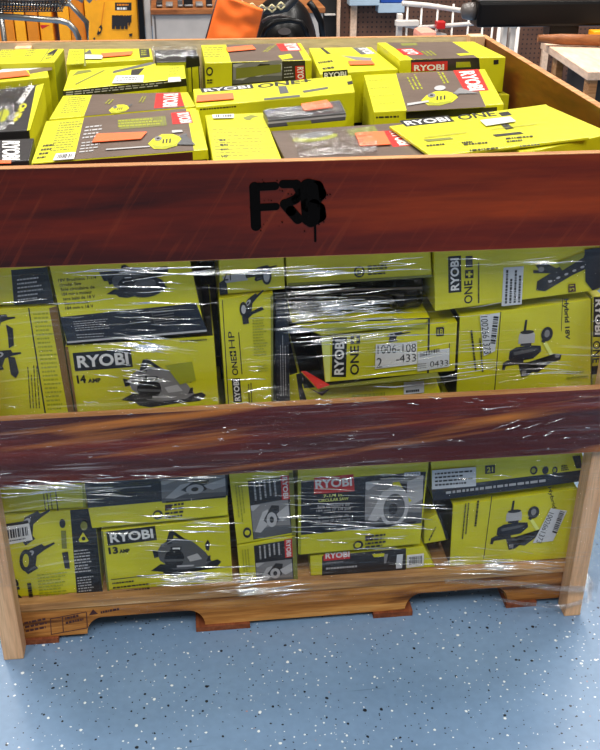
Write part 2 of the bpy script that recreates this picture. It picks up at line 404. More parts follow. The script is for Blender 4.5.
CARTONS = {}
def front_carton(key, name, label, q, y, depth=.24, z0=None, z1=None, sides=None, mt='lime', group=None):
    """q: TL,TR,BR,BL of the visible front in the photo. z0 / z1 carry the carton on behind the boards"""
    TL, TR, BR, BL = [ony(p, y) for p in q]
    if z1 is not None:
        TL, TR = TL+(TL-BL)*((z1-TL.z)/(TL.z-BL.z)), TR+(TR-BR)*((z1-TR.z)/(TR.z-BR.z))
    if z0 is not None:
        BL, BR = BL+(BL-TL)*((BL.z-z0)/(TL.z-BL.z)), BR+(BR-TR)*((BR.z-z0)/(TR.z-BR.z))
    D = Vector((0, depth, 0))
    mb = MB(); mb.hexa([BL, BR, BR+D, BL+D], [TL, TR, TR+D, TL+D], mt, .0022, sides)
    CARTONS[key] = (mb, name, label, group); return Art(mb, 'y', y)
def top_carton(key, name, label, q, z, zb, sides=None, mt='lime', group=None, world=False):
    TL, TR, BR, BL = [Vector((p[0], p[1], z)) if world else onz(p, z) for p in q]
    dn = lambda p: Vector((p.x, p.y, zb))
    mb = MB(); mb.hexa([dn(BL), dn(BR), dn(TR), dn(TL)], [BL, BR, TR, TL], mt, .0022, sides)
    a = Art(mb, 'z', z)
    a.front = Art(mb, 'y', (BL.y+BR.y)/2)   # rough front plane for prints on the near side
    a.q = (TL, TR, BR, BL); a.zb = zb
    CARTONS[key] = (mb, name, label, group); return a
class SideArt(Art):
    """ink on the slanted near side of a top-layer carton: the plane through BL,BR, upright"""
    def __init__(s, a):
        s.mb = a.mb; s.k = 1; s.lift = .00012; TL, TR, BR, BL = a.q
        s.o = BL; s.n = (BR-BL).cross(Vector((0,0,1))).normalized()
    def pt(s, p):
        d = ray(*p); t = (s.o-CP).dot(s.n)/d.dot(s.n); q = CP+d*t
        return q+s.n*(s.lift*s.k)*(1 if s.n.y < 0 else -1)
def finish(key, stickers=()):
    mb, name, label, group = CARTONS[key]
    o = mb.build(name, recalc=False); tag(o, label, 'carton', group)
    for mk in stickers: mk(o)
    return o
def sticker(plane, val, q, mt, name='sticker', label=None, art=None, th=.0011, lift=.0035):
    def mk(root):
        mb = MB()
        if plane == 'y':
            P = [ony(p, val-lift) for p in q]; n = Vector((0,-1,0))
        else:
            P = [onz(p, val+lift) for p in q]; n = Vector((0,0,1))
        TL, TR, BR, BL = P
        if plane == 'y': mb.hexa([BL, BR, BR-n*.001, BL-n*.001], [TL, TR, TR-n*.001, TL-n*.001], mt)
        else: mb.hexa([BL-n*.001, BR-n*.001, TR-n*.001, TL-n*.001], [BL, BR, TR, TL], mt)
        a = Art(mb, plane, val-lift if plane == 'y' else val+lift, .0003)
        if art: art(a)
        o = mb.build(name, root, recalc=False)
        if label: o['label'] = label
    return mk


# ------------------------------------------------------------------ cartons seen through the front, upper row
YU = .02
ZM = .50          # where the upper row stands on the lower row, behind the middle board
ZT = .878         # top of the upper row, behind the cherry ring
GU = 'cartons in the upper row behind the film'; GL = 'cartons in the lower row behind the film'

a = front_carton('U1', 'power_tool_carton', 'lime carton with a wide black panel at the upper left, just under the cherry board', [(-22,272),(46,266),(53,303),(-20,306)], YU, z1=ZT)
a.poly('black', (11,270), (47,267), (54,303), (14,305)); a.lines('lgrey', (18,302), (44,299), (17,278), 6, .35, 7, 3)
finish('U1')

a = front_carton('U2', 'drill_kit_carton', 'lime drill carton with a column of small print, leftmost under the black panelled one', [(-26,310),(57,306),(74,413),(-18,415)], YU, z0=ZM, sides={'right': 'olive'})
a.poly('black', (28,308), (29.3,308), (46,413), (44.4,413))
a.poly('brown', (49,308), (57,306), (74,412), (68,412))
a.lines('dlime', (48,411), (65,410), (33,312), 24, .45, 4, 4)
a.lines('black', (29,408), (26,362), (41,408), 4, .35, 9, 5)
a.drill((-14,335),(14,332),(-12,314)); a.drill((-12,372),(20,368),(-10,350))
a.poly('dark', (6,324), (13,328), (14,345), (9,348), (8,336)); a.poly('dark', (8,356), (15,357), (19,372), (16,378), (11,374))
finish('U2')

a = front_carton('U3', 'circular_saw_carton', 'lime circular saw carton with a broad black lower band, tilted, upper left', [(50,270),(190,261),(205,330),(66,342)], .010, z1=ZT, depth=.25, sides={'right': 'black'})  # black right side puts the shade of the gap into the colour
a.poly('navy', (60,317), (196,303), (207,330), (67,342)); a.poly('lgrey', (67.5,343.2), (207,331.4), (206.6,329.6), (67,341.4))
for i, s_ in enumerate(('18V Brushless 7-1/4', 'circular Saw', 'Scie circulaire de', '184 mm a moteur', 'sans balai de 18 V', 'Sierra circular', '184 mm x 18 V')):
    x = 58.5+i*1.2; y = 282+i*4.6; w = (38,22,34,30,32,26,28)[i]
    a.text('black', s_, (x, y), (x+w, y-w*.085), (x-.5, y-3.2), .01)
a.poly('dark', (99,272), (168,266), (168,273), (158,276), (104,281)); a.saw((110,300),(168,292),(106,268), 'pgrey', 'photo')
a.ell(a.aff((124,299),(168,295),(122,268)), 'dark', .5, .35, .45, .34, 22); a.ell(a.aff((124,299),(168,295),(122,268)), 'pgrey', .5, .45, .25, .18, 18)
a.lines('lgrey', (76,331), (112,328), (73,320), 5, .3, 8, 6); a.lines('lgrey', (78,338), (112,336), (76,333), 2, .3, 8, 7)
a.lines('photo', (156,324), (182,321), (153,308), 6, .25, 9, 8); a.poly('pgrey', (150,307), (151,306.8), (156,325), (155,325))
finish('U3')

a = front_carton('U4', 'circular_saw_carton', 'lime carton marked 14 AMP with a big grey circular saw picture', [(65,346),(214,336),(219,405),(76,413)], YU, z0=ZM, sides={'right': 'black', 'top': 'black'})  # right side and top coloured black to stand in for gap shade
a.logo('black', (75,371.5), (133,367), (72.5,353)); a.text('black', '14', (77.5,383.6), (86.5,383), (76.2,375.4), .05); a.text('black', 'AMP', (88,383), (101,382.2), (87.6,378.6), .05)
a.saw((126,409),(207,403),(121,362), 'photo', 'lgrey'); a.poly('dlime', (165,365), (192,361), (196,380), (180,384))
a.lines('black', (180,341.5), (212,339.5), (179.8,340), 1, .8, 14, 9)
a.poly('brown', (65,346), (68,346), (78,413), (76,413))
finish('U4')

a = front_carton('U6', 'drill_carton', 'short lime drill carton under the film edge with a number 12 patch', [(219,267),(284,262),(285,289),(220,295)], YU, z1=ZT)
a.poly('black', (219,283), (226,278), (228,294), (220,295)); a.poly('lgrey', (222,277), (228,275), (244,273), (248,280), (226,283)); a.text('dark', 'Z1', (223,281), (231,280), (222.5,272), .02)
a.drill((250,283),(278,276),(249,268)); a.poly('dark', (245,273), (258,271), (258,276), (246,278))
a.ell(a.aff((262,285),(272,284),(261,268)), 'dark', .5, .5, .5, .5); a.ell(a.aff((262,285),(272,284),(261,268)), 'lgrey', .5, .5, .3, .35)
finish('U6')

a = front_carton('U5', 'impact_driver_carton', 'tall narrow lime carton with vertical ONE+ lettering beside the black gap', [(218.5,298.5),(273,293),(273,402),(226,405)], .012, z0=ZM, depth=.2, sides={'right': 'navy'})
a.poly('black', (222,300), (222.8,300), (229,404), (228,404))
a.logo('black', (242,402), (240,378), (233.5,402.5), 'RYOBI'); a.text('black', 'ONE', (238.5,375), (236.5,356.5), (232.5,375.3), .02)
a.poly('black', (229.5,351), (236,350.6), (236.4,356), (230.2,356.4)); a.text('lime', '+', (235.5,355.6), (235.1,351.2), (231,355.9), .04)
a.text('dark', 'HP', (235.2,348), (234,331), (229,348.4), .0); a.poly('black', (238.2,332), (239,332), (242.4,374), (241.6,374))
a.drill((242,324),(265,304),(240,304)); a.ell(a.aff((240,317),(248,316),(239,302)), 'dark', .5, .5, .5, .5); a.ell(a.aff((240,317),(248,316),(239,302)), 'lgrey', .5, .5, .28, .3)
a.poly('dark', (242,316), (248,315), (249,323), (243,324)); a.poly('black', (243,315), (262,306), (264,309), (252,314), (248,318))
a.lines('dlime', (254,356), (268,355), (252,316), 14, .4, 4, 10); a.lines('dark', (248,402), (247,380), (253,402), 2, .4, 6, 11)
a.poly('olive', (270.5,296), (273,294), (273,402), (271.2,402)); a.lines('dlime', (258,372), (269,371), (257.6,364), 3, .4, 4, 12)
finish('U5')
a = front_carton('U5b', 'black_side_carton', 'narrow dark carton side with fine white print right of the ONE+ carton', [(275,300),(288,299),(290,398),(275.5,401)], .03, z0=ZM, mt='navy', depth=.2)
a.lines('lgrey', (280,396), (279,332), (287,395), 3, .25, 18, 13)
finish('U5b')

a = front_carton('U7', 'long_tool_carton', 'long low lime carton running under the cherry board above the black bag', [(286,263),(431,256),(432,277),(287,286)], YU, z1=ZT)
a.ell(a.aff((354,278),(365,277),(353.5,266.5)), 'black', .5, .5, .5, .5); a.ell(a.aff((354,278),(365,277),(353.5,266.5)), 'lime', .5, .5, .34, .34); a.poly('black', (357,270), (362,271), (361,274), (357,275))
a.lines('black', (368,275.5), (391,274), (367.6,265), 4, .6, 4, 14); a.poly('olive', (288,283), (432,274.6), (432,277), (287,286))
finish('U7')

# black zipped tool bag lying in the gap
def rounded_bag():
    mb = MB(); pts = []
    P = [ony(p, .03) for p in ((290,290),(430,284),(429,315),(293,320.5))]
    TL, TR, BR, BL = P; nu, nv = 28, 8
    grid = []
    for j in range(nv+1):
        row = []
        for i in range(nu+1):
            u = i/nu; v = j/nv
            p = (BL*(1-u)+BR*u)*(1-v)+(TL*(1-u)+TR*u)*v
            e = min(1, min(u, 1-u)*9)**.5*min(1, min(v, 1-v)*3.2)**.5
            p = p+Vector((0, .055*(1-e)-.006*math.sin(u*40+v*3)*e+.012*noise.noise(Vector((u*7, v*3, 1))), 0))
            row.append(mb.bm.verts.new(p))
        grid.append(row)
    mi = mb.mi(M_blackp)
    for j in range(nv):
        for i in range(nu):
            f = mb.bm.faces.new((grid[j][i], grid[j][i+1], grid[j+1][i+1], grid[j+1][i])); f.material_index = mi; f.smooth = True
    # close to the back
    ring = [grid[0][i] for i in range(nu+1)]+[grid[j][nu] for j in range(1, nv+1)]+[grid[nv][i] for i in range(nu-1, -1, -1)]+[grid[j][0] for j in range(nv-1, 0, -1)]
    back = [mb.bm.verts.new(v.co+Vector((0, .16, 0))) for v in ring]
    n = len(ring)
    for i in range(n):
        f = mb.bm.faces.new((ring[i], back[i], back[(i+1) % n], ring[(i+1) % n])); f.material_index = mi
    mb.bm.faces.new(back).material_index = mi
    o = mb.build('tool_bag'); tag(o, 'black zipped tool bag squeezed between lime cartons under the film', 'bag')
    h = MB(); h.tube([ony(p, .022) for p in ((330,309),(334,302),(345,298),(375,297),(390,299),(394,306))], .006, M_blackp, 8); h.build('carry_handle', o)
    z = MB(); z.tube([ony(p, .021) for p in ((300,294),(360,289.5),(422,288))], .0022, M_greyp, 6); z.build('zip', o)
rounded_bag()
a = front_carton('U8', 'flat_carton', 'flat lime carton with a flared lid lying directly under the black bag', [(292,323),(430,317),(426,323),(322,336)], .015, depth=.2, mt='lime')
a.poly('dlime', (300,329), (427,324), (427,327), (306,332)); a.poly('dark', (292,322.6), (430,317.6), (430,319), (292,324))
finish('U8')
a = front_carton('U9', 'cordless_tool_carton', 'lime ONE+ carton with white stock number stickers in the middle of the upper row', [(321,338),(457.5,321.5),(455,371),(325,382.5)], .022, depth=.2, sides={'left': 'black', 'right': 'dark'})  # left side blackened to paint in the shaded gap beside it
a.poly('navy', (428,319), (430,319), (429,373), (427,374)) ; a.poly('palelime', (321,338), (330,336), (330,381), (326,382))
a.logo('black', (346,377), (347,337), (331.5,377)); a.text('black', 'ONE', (359,374.5), (359,345.5), (350,375), .02)
a.poly('black', (350.5,335.5), (360,334.5), (360,343.5), (350.5,344)); a.text('lime', '+', (358.6,343), (358.6,336), (351.8,343.3), .05)
a.drill((384,343),(412,339),(382,333)); a.poly('dark', (436,327), (444,326.4), (443.6,335.4), (436,336)); a.text('lime', '18', (437.5,334.5), (442.5,334), (437.5,329), .0)
a.poly('black', (449,343), (449.7,343), (449,365), (448.3,365)); a.lines('dlime', (383,374), (421,370), (382.8,371.6), 1, .7, 9, 15)
def st1(a):
    a.text('black', '1006-108', (377.5,354), (416,351.8), (377.5,345.4), .0); a.text('black', '-433', (396,362.5), (416,361.2), (396,354.8), .0); a.text('black', '2', (376.5,367.4), (382,367), (376.5,357.8), .0)
def st2(a):
    a.text('dark', '0433', (430,367.4), (448,365.6), (430,361.4), .0); a.bars((420,357), (440,351.6), (420,353), 18, 'dark', 4); a.lines('photo', (418,369), (428,368), (418,363), 3, .4, 4, 16)
finish('U9', [sticker('y', .022, [(376,344.5),(417,342),(417,364),(375,369)], 'white', 'stock_label', 'white sticker printed 1006-108 -433 2', st1),
              sticker('y', .022, [(417.6,352),(449.5,348.5),(449,366.6),(417.6,371.5)], 'label', 'stock_label', 'torn white sticker', st2)])
a = front_carton('U10', 'crushed_carton', 'crushed lime carton with a torn red lined flap low under the stickered carton', [(303,389),(436,378),(441,393),(308,404)], .024, z0=ZM, depth=.2, sides={'left': 'black', 'top': 'black', 'right': 'dark'})  # black top and left side paint the shade of the hollow
a.poly('wedge', (306,386), (318,392), (330,389), (322,396)); a.lines('dlime', (352,399), (390,396), (352,394), 1, .7, 8, 17)
def fl(root):
    mb = MB(); A = [ony(p, y) for p, y in (((301,371),.012),((318,389),-.004),((440,377.5),-.004),((437,372),.016),((330,385),.018),((306,371),.02))]
    mb.face([A[0], A[1], A[4], A[5]], 'red'); mb.face([A[1], A[2], A[3], A[4]], 'olive')
    B = [p+Vector((0,.004,-.004)) for p in A]
    mb.face([B[0], B[1], B[4], B[5]], 'lime'); mb.face([B[1], B[2], B[3], B[4]], 'lime')
    mb.build('torn_flap', root)['label'] = 'torn red and olive flap'
finish('U10', [sticker('y', .024, [(404,382.5),(424,381),(424,392.5),(404,394.5)], 'label', 'label', 'small grey label', lambda a: a.lines('black', (406,393), (423,391.4), (406,390), 1, .8, 6, 18)), fl])
a = front_carton('U10b', 'small_carton', 'lime and black sliver of a small carton right of the dark print strip', [(289,376),(299,373),(308,402),(290,403)], .045, z0=ZM, depth=.18, sides={'top': 'black'})  # black top is the gap's shade, put in as colour
a.poly('black', (296,374), (302,373), (308,402), (300,402))
finish('U10b')

a = front_carton('U11', 'string_trimmer_carton', 'long lime ONE+ carton with a grey chart, top right behind the film', [(434,258),(600,247),(600,290),(435,311.5)], .012, z1=ZT, depth=.25)
a.logo('black', (461.5,292), (461,255.5), (448.5,293)); a.text('black', 'ONE', (472.5,303), (472.5,280), (464,304), .02)
a.poly('black', (465,270), (473.4,269.5), (473.4,278), (465,278.4)); a.text('lime', '+', (472.4,277), (472.4,271), (466,277.4), .05)
a.poly('dark', (465.5,256), (472.5,255.6), (472.6,267), (465.6,267.4)); a.lines('dark', (477,303), (477,258), (480,302.6), 1, .5, 20, 19)
a.poly('label', (503.5,267.5), (523.5,266), (521.5,304), (501.5,306)); a.lines('dark', (503.5,303.5), (505,269), (521,302), 4, .5, 9, 20)
a.poly('dark', (535,265), (545,262), (556,268), (590,252), (600,252), (600,262), (572,275), (545,291), (536,290), (537,281), (550,273), (541,272))
a.poly('dark', (533,270), (550,270), (549,273), (533,273)); a.ell(a.aff((536,274),(546,273),(536,265)), 'photo', .5, .5, .3, .3)
for k in range(5): a.ell(a.aff((548+k*8,283-k*3.6),(552+k*8,282-k*3.6),(548+k*8,280-k*3.6)), 'lgrey', .5, .5, .5, .4)
a.poly('dlime', (556,262), (585,251), (583,257), (562,270)); a.poly('wedge', (568,284), (575,283), (575.5,291), (568,292)); a.text('lime', '21', (569.5,290.5), (569,285), (574,290), .0)
a.poly('navy', (584,249), (600,247), (600,287), (592,290), (585,281))
finish('U11')

a = front_carton('U12', 'angle_grinder_carton', 'large lime carton with a black tool picture and Hybrid 18V print at upper right', [(460,316.5),(591,299),(591,383),(456.5,394)], YU, z0=ZM, depth=.25, sides={'left': 'dark'})
a.poly('black', (500.5,311.5), (501.3,311.3), (495,391.6), (494,391.7))
a.text('black', 'Hybrid 18V', (562.5,299), (564,340), (568.6,298.4), .035); a.poly('black', (562.2,297.6), (562.8,297.6), (561.6,331), (561,331)); 
a.grinder((506,378),(560,374),(510,322))
a.lines('black', (469,330), (475,384), (473,329.5), 1, .5, 15, 21); a.lines('black', (478,338), (481,372), (481,337.6), 1, .5, 12, 22)
a.lines('dlime', (566,380), (588,378), (566,370), 2, .4, 5, 23)
def st3(a):
    a.text('black', '1002661373', (480.5,316.5), (484.2,354), (487.4,316), .0); a.bars((493.5,316), (490,345), (498.5,316.5), 16, 'black', 6)
finish('U12', [sticker('y', YU, [(480,315.6),(500,312.8),(495,351),(483.8,356)], 'label', 'stock_label', 'pale sticker with a vertical stock number', st3)])
a = front_carton('U13', 'upright_carton', 'narrow lime edge with black vertical lettering beside the right post', [(592.5,297),(602,295),(602,381),(592.5,383)], .026, z0=ZM, depth=.2, z1=None)
a.logo('black', (593.6,297), (593,337), (604,297), 'RYOBI'); a.text('black', 'ONE', (592.8,341), (592.2,363), (600.5,340.6), .02); a.poly('black', (591.5,366), (598,365.4), (597.4,374), (591,374.6))
finish('U13')

# ------------------------------------------------------------------ lower row
ZP = .108
a = front_carton('L1', 'power_tool_carton', 'lime band of a carton under the left end of the middle board', [(-12,488),(82,484),(84,507),(-10,514)], .018, z1=ZM-.004)
a.poly('black', (54.5,487), (55.6,487), (58.6,510.6), (57.4,510.8)); a.lines('black', (44,510), (41,488), (54,509), 3, .35, 6, 24); a.poly('dlime', (84,484), (82,484), (83,507), (86,507))
finish('L1')
a = front_carton('L2', 'drill_kit_carton', 'lime and black two drill carton with 945 handwritten on it at lower left', [(1,515.5),(94,508),(103,594),(11,603)], YU, z0=ZP)
a.poly('black', (70,510), (94,508), (103,594), (77,597)); a.poly('olive', (1,515.5), (3,515.4), (13,602.8), (11,603))
a.drill((18,550),(53,530),(14,521)); a.drill((20,578),(57,560),(17,553))
a.poly('dark', (3,524), (28,520), (31,532), (5,532)); a.ell(a.aff((20,572),(33,570),(19,550)), 'dark', .5, .5, .5, .5); a.ell(a.aff((20,572),(33,570),(19,550)), 'lime', .5, .5, .24, .3)
a.ell(a.aff((60,528),(66,527),(59,519)), 'dark', .5, .5, .5, .5); a.poly('olive', (61,530), (66,530), (67,548), (62,548)); a.poly('dark', (62,552), (68,551), (70,568), (65,568))
a.text('black', '945', (23,600), (18,578), (13,601), .05); a.lines('black', (34,598), (31,578), (29,598.4), 1, .8, 7, 25)
a.lines('dlime', (40,597), (70,594), (37,573), 8, .4, 6, 26)
a.lines('lgrey', (75,573), (93,571), (74,549), 8, .4, 4, 27); a.lines('lgrey', (79,592), (97,590), (77,576), 6, .4, 4, 28)
f = a.aff((79,542),(89,541),(78,532)); a.poly('lime', f(.5,1), f(1,.1), f(.75,0), f(.1,.05), f(0,.3)); a.ell(f, 'black', .5, .38, .2, .2); a.ell(a.aff((81,530),(88,529),(80,521)), 'olive', .5, .5, .5, .5)
a.poly('dark', (94,545), (95,545), (99,580), (98,580))
finish('L2', [sticker('y', YU, [(4,527.5),(29,523.5),(32.5,540),(6.5,545)], 'white', 'barcode_sticker', 'white barcode sticker', lambda a: (a.bars((7,539), (29,535), (6,530.4), 13, 'dark', 3), a.lines('dark', (8,542), (29,538.6), (7.8,540.4), 1, .7, 8, 29)))])
a = front_carton('L3', 'circular_saw_carton', 'dark panelled carton with a lime strip of icons lying on the 13 AMP carton', [(84,489),(227,479),(228,515.5),(92,528.5)], .014, z1=ZM-.004)
a.poly('navy', (84,482), (227,474), (228,495.5), (88,508)); a.handphoto(((162,503),(226,496.5),(161,481))); a.poly('black', (166,502.6), (226,497), (226,495.4), (166,501))
a.lines('lgrey', (104,489.5), (158,486), (104,488), 1, .6, 12, 30)
a.poly('wedge', (165,504.6), (171.6,504), (171.8,508.4), (165.2,509)); a.lines('dark', (165,519), (190,516), (165,503.6), 4, .55, 4, 31)
a.ell(a.aff((153,519.6),(163,518.6),(152.6,510)), 'dark', .5, .5, .5, .5); a.ell(a.aff((153,519.6),(163,518.6),(152.6,510)), 'lime', .45, .5, .32, .28)
finish('L3')
a = front_carton('L4', 'circular_saw_carton', 'lime carton marked 13 AMP with a circular saw picture', [(101,531),(229,517.5),(233,583.5),(108,597.5)], YU, z0=ZP)
a.poly('olive', (101,531), (103,531), (110,597), (108,597.3)); a.logo('black', (108,545.8), (157,540), (106,531.6)); a.text('black', '13', (109,554.4), (118.5,553.4), (108,547.4), .05); a.text('black', 'AMP', (119.5,553.3), (130,552.2), (119,549.4), .05)
a.saw((155,579),(222,569),(151,535), 'pgrey', 'lgrey'); a.poly('black', (111,578.6), (231,565.4), (231,566), (111,579.3))
for i, w in enumerate((30, 42, 44)): a.lines('black', (112.5+i*.5, 584+i*4.4), (112.5+w, 584+i*4.4-w*.115), (112.3+i*.5, 581.6+i*4.4), 1, .6, 9, 32+i)
finish('L4')
for kk, q, zz in (('L5a', [(229.5,479),(293,472),(296,534),(237,544.5)], dict(z1=ZM-.004)), ('L5b', [(237,546),(296,535.5),(298,584),(241,590)], dict(z0=ZP))):
    up = kk == 'L5a'
    a = front_carton(kk, 'sander_carton', ('upper' if up else 'lower')+' of two small square cartons with grey photos and sideways red logos', q, .016, depth=.18, **zz)
    (tx0, ty0), (tx1, ty1), (bx1, by1), (bx0, by0) = q
    L = lambda u, v: (tx0+(tx1-tx0)*u+((bx0-tx0)*(1-u)+(bx1-tx1)*u)*v, ty0+(ty1-ty0)*u+((by0-ty0)*(1-u)+(by1-ty1)*u)*v)
    a.poly('dark', L(.28,.06), L(.93,.06), L(.93,.97), L(.28,.97)); a.handphoto((L(.29,.96), L(.92,.96), L(.29,.44)))
    a.poly('red', L(.80,.04), L(.93,.04), L(.93,.42), L(.80,.42)); a.text('white', 'RYOBI', L(.825,.06), L(.825,.40), L(.905,.06), .03)
    a.lines('lgrey', L(.34,.08), L(.34,.42), L(.74,.08), 5, .35, 6, 40)
    a.lines('dlime', L(.06,.1), L(.06,.7), L(.20,.1), 3, .4, 8, 41)
    f = a.aff(L(.12,.92), L(.26,.92), L(.12,.76)); a.ell(f, 'dark', .5, .5, .5, .5); a.ell(f, 'lime', .5, .5, .3, .25)
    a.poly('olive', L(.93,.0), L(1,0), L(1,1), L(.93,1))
    finish(kk)
a = front_carton('L6', 'circular_saw_carton', 'dark carton with red logo and a workshop photo of a saw, lower middle', [(298,477),(428.5,467),(420,544),(299.5,555)], .010, z1=ZM-.004, depth=.25, sides={'right': 'dark'})  # dark right side stands in for shade in the gap
a.poly('navy', (301,481), (426,471.5), (421,523), (301,535)); a.poly('lime', (298,476), (428.5,466), (428,470.6), (298,480.6)); a.poly('dlime', (298,554), (301,554), (301,478), (298,478))
a.poly('red', (314,477.5), (353.5,474), (354.5,491), (314,494)); a.text('white', 'RYOBI', (315.5,488.6), (352,485.8), (315,479.8), .03)
for i, (s_, w) in enumerate((('7-1/4 in.', 20), ('CIRCULAR SAW', 30), ('Scie circulaire de', 32), ('184 mm (7 1/4 po)', 34), ('Sierra circular de', 30), ('184 mm (7 1/4 pulg.)', 38))):
    y = 497.5+i*4.6+(1.2 if i > 1 else 0)+(1.4 if i > 3 else 0); a.text('palelime' if i < 2 else 'lgrey', s_, (333.5-w/2, y), (333.5+w/2, y-w*.08), (333.4-w/2, y-3), .012)
a.handphoto(((364.5,529.5),(421.5,522.5),(365.5,481.5))); a.poly('lime', (392,482), (399,481), (406,494), (400,499), (396,492)); a.poly('lime', (404,497), (410,494), (412,500), (405,503))
f = a.aff((365,529),(422,522),(366,481)); a.ell(f, 'lgrey', .5, .42, .26, .42, 22); a.ell(f, 'pgrey', .5, .38, .19, .30, 20); a.ell(f, 'dark', .48, .36, .08, .12); a.poly('lgrey', f(.72,.9), f(1,1), f(1,.5), f(.86,.42), f(.72,.6))
a.poly('black', f(.08,.02), f(.9,.01), f(.9,.05), f(.08,.06)); a.poly('label', (404,471.8), (420,470.6), (420,474.4), (404,475.6)); a.text('dark', '17446', (406,474.6), (418.6,473.6), (406,472.2), .0)
a.poly('wedge', (365,535.4), (371,534.8), (371,538.2), (365,538.8)); a.lines('dark', (365,548), (386,545.6), (365,534), 4, .55, 4, 36)
a.ell(a.aff((353,549),(363,548),(353,540)), 'dark', .5, .5, .5, .5); a.ell(a.aff((353,549),(363,548),(353,540)), 'lime', .45, .5, .32, .28)
finish('L6')
a = front_carton('L7', 'reciprocating_saw_carton', 'long flat carton with a red logo and a barcode lying on the pallet, lower middle', [(310,556),(424,546.5),(437,545),(437,568),(311,577.5)][:2]+[(436,568.5),(311,577.5)], YU, z0=ZP)
a.poly('dark', (322,556), (406,548), (406,570), (322,577)); a.poly('red', (323.5,554), (350,551.4), (350,558.6), (323.5,561)); a.text('white', 'RYOBI', (325.5,558.8), (349.5,556.8), (325.5,553), .03)
a.lines('photo', (326,563.6), (346,562), (326,562), 1, .7, 8, 42); a.lines('lgrey', (326,570), (370,566.6), (326,567), 1, .6, 12, 43); a.poly('lime', (372,554), (384,553), (386,556), (374,557)); a.poly('photo', (384,554), (388,553.6), (386,563), (384,563))
finish('L7', [sticker('y', YU, [(397,555),(403,554.4),(402,568),(396,568.6)], 'label', 'label', 'small white label'),
              sticker('y', YU, [(407,555.5),(424,553.6),(423.4,566),(406.6,568)], 'white', 'barcode_sticker', 'white barcode sticker', lambda a: (a.bars((409,565), (422,563.4), (409,557), 12, 'dark', 7)))])
a = front_carton('L7b', 'small_carton', 'lime corner of a tilted carton in the dark gap beside the grinder carton', [(424,521),(437,514),(448,540),(424,544)], .03, depth=.18)
a.poly('black', (436,506), (440,514), (449,538), (446,540)); a.lines('dark', (428,540), (436,524), (430,541), 1, .6, 4, 44)
finish('L7b')
a = front_carton('L8', 'string_trimmer_carton', 'lime carton with a navy band, a grey label and four round icons at lower right', [(431,466),(583,455),(587,479.5),(433,501)], .012, z1=ZM-.004, depth=.25)
a.poly('navy', (431,488), (581,470), (582.5,481), (433,501)); a.lines('lgrey', (446,494.5), (575,478.5), (446,491), 1, .7, 14, 45)
a.poly('black', (485,465.5), (495,464.6), (495,473), (485,474)); a.text('lime', '21', (487,472.4), (493,471.8), (487,467.2), .02)
for i, x in enumerate((530, 542, 552)):
    f = a.aff((x,475-i*.5),(x+7.5-i,474-i*.5),(x,466.5+i*.2)); a.ell(f, 'dark', .5, .5, .5, .5)
    if i != 1: a.ell(f, 'dlime', .45, .5, .28, .28)
a.lines('dark', (561,471), (569,470), (561,465), 3, .6, 3, 46); a.poly('navy', (572,456), (580,455), (582,468), (576,468))
finish('L8', [sticker('y', .012, [(432,470.5),(476,467),(476,486),(432,489.5)], 'label', 'info_label', 'grey label', lambda a: (a.lines('dark', (435,487), (473,484), (435,472), 4, .45, 7, 47)))])
a = front_carton('L9', 'angle_grinder_carton', 'lime carton with a black tool picture and a pale number sticker at lower right', [(453,505),(578,488.5),(573,551.5),(450,562)], .018, z0=ZP, depth=.25, sides={'left': 'black'})  # left side painted black as the shade of the gap
a.poly('black', (491.5,496), (492.3,496), (484,559), (483.2,559)); a.poly('black', (578,485), (582,484), (576,540), (571,551)); 
a.text('black', 'Hybrid', (546.5,487.5), (551.5,509), (551.5,486.4), .012); a.grinder((494,551),(546,546),(498,503))
a.lines('black', (464,503), (460,545), (470,502), 2, .4, 12, 48); a.lines('black', (476,500), (472,535), (480,499.6), 1, .5, 12, 49)
def st4(a):
    a.text('black', '1002661373', (549,512), (536,542), (554,513.6), .0); a.bars((560,510.5), (552,532), (564.5,512), 14, 'black', 8)
finish('L9', [sticker('y', .018, [(551,508.5),(567,511),(553,541),(533,543)], 'label', 'stock_label', 'pale sticker with a slanting stock number', st4)])

# ------------------------------------------------------------------ top layer, lying loose in the ring
ZB = .884
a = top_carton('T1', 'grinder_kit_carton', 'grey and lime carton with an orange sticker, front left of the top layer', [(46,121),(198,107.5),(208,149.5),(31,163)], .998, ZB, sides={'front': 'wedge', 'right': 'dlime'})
a.poly('char', (84,117.6), (186,108.4), (194,150.5), (74,159.6)); a.lines('olive', (50,152), (74,150), (60,122), 12, .4, 5, 50); a.lines('dark', (36,160), (47,159), (44,144), 4, .5, 3, 51)
a.poly('red', (171,113), (189.5,111.5), (193,123), (172.5,124.5)); a.text('white', 'RYOBI', (176.6,113.6), (180.4,123.6), (188.6,112.6), .03)
a.lines('olive', (120,131), (168,127), (118,119), 1, .8, 14, 52); a.lines('dlime', (118,128), (166,125), (118,120), 3, .5, 10, 53)
a.lines('lgrey', (82,140), (100,138), (86,126), 4, .4, 3, 54); a.lines('lgrey', (79,154), (98,152), (82,142), 4, .4, 3, 55)
f = a.aff((148,152),(182,149),(148,133)); a.tooltop(f); a.upoly(f, 'pgrey', [(.85,.2),(1.4,.1),(1.1,.7)]); a.poly('lgrey', (106,150), (150,147), (150,148), (106,151.2)); a.poly('lgrey', (172,131.5), (182,131), (183,133), (172,134))
s = SideArt(a); s.poly('lime', (192.5,151), (207.6,149.8), (209,159), (193,160))
finish('T1', [sticker('z', .998, [(97,133.5),(147,131.6),(141,138.5),(92,142)], 'orange', 'price_sticker', 'torn orange sticker'),
              sticker('z', .998, [(56,153.5),(75.5,152),(74,158.4),(53,160)], 'white', 'barcode_sticker', 'white barcode sticker', lambda a: a.bars((57,158.6), (72,157.6), (58.4,154.6), 14, 'dark', 9))])
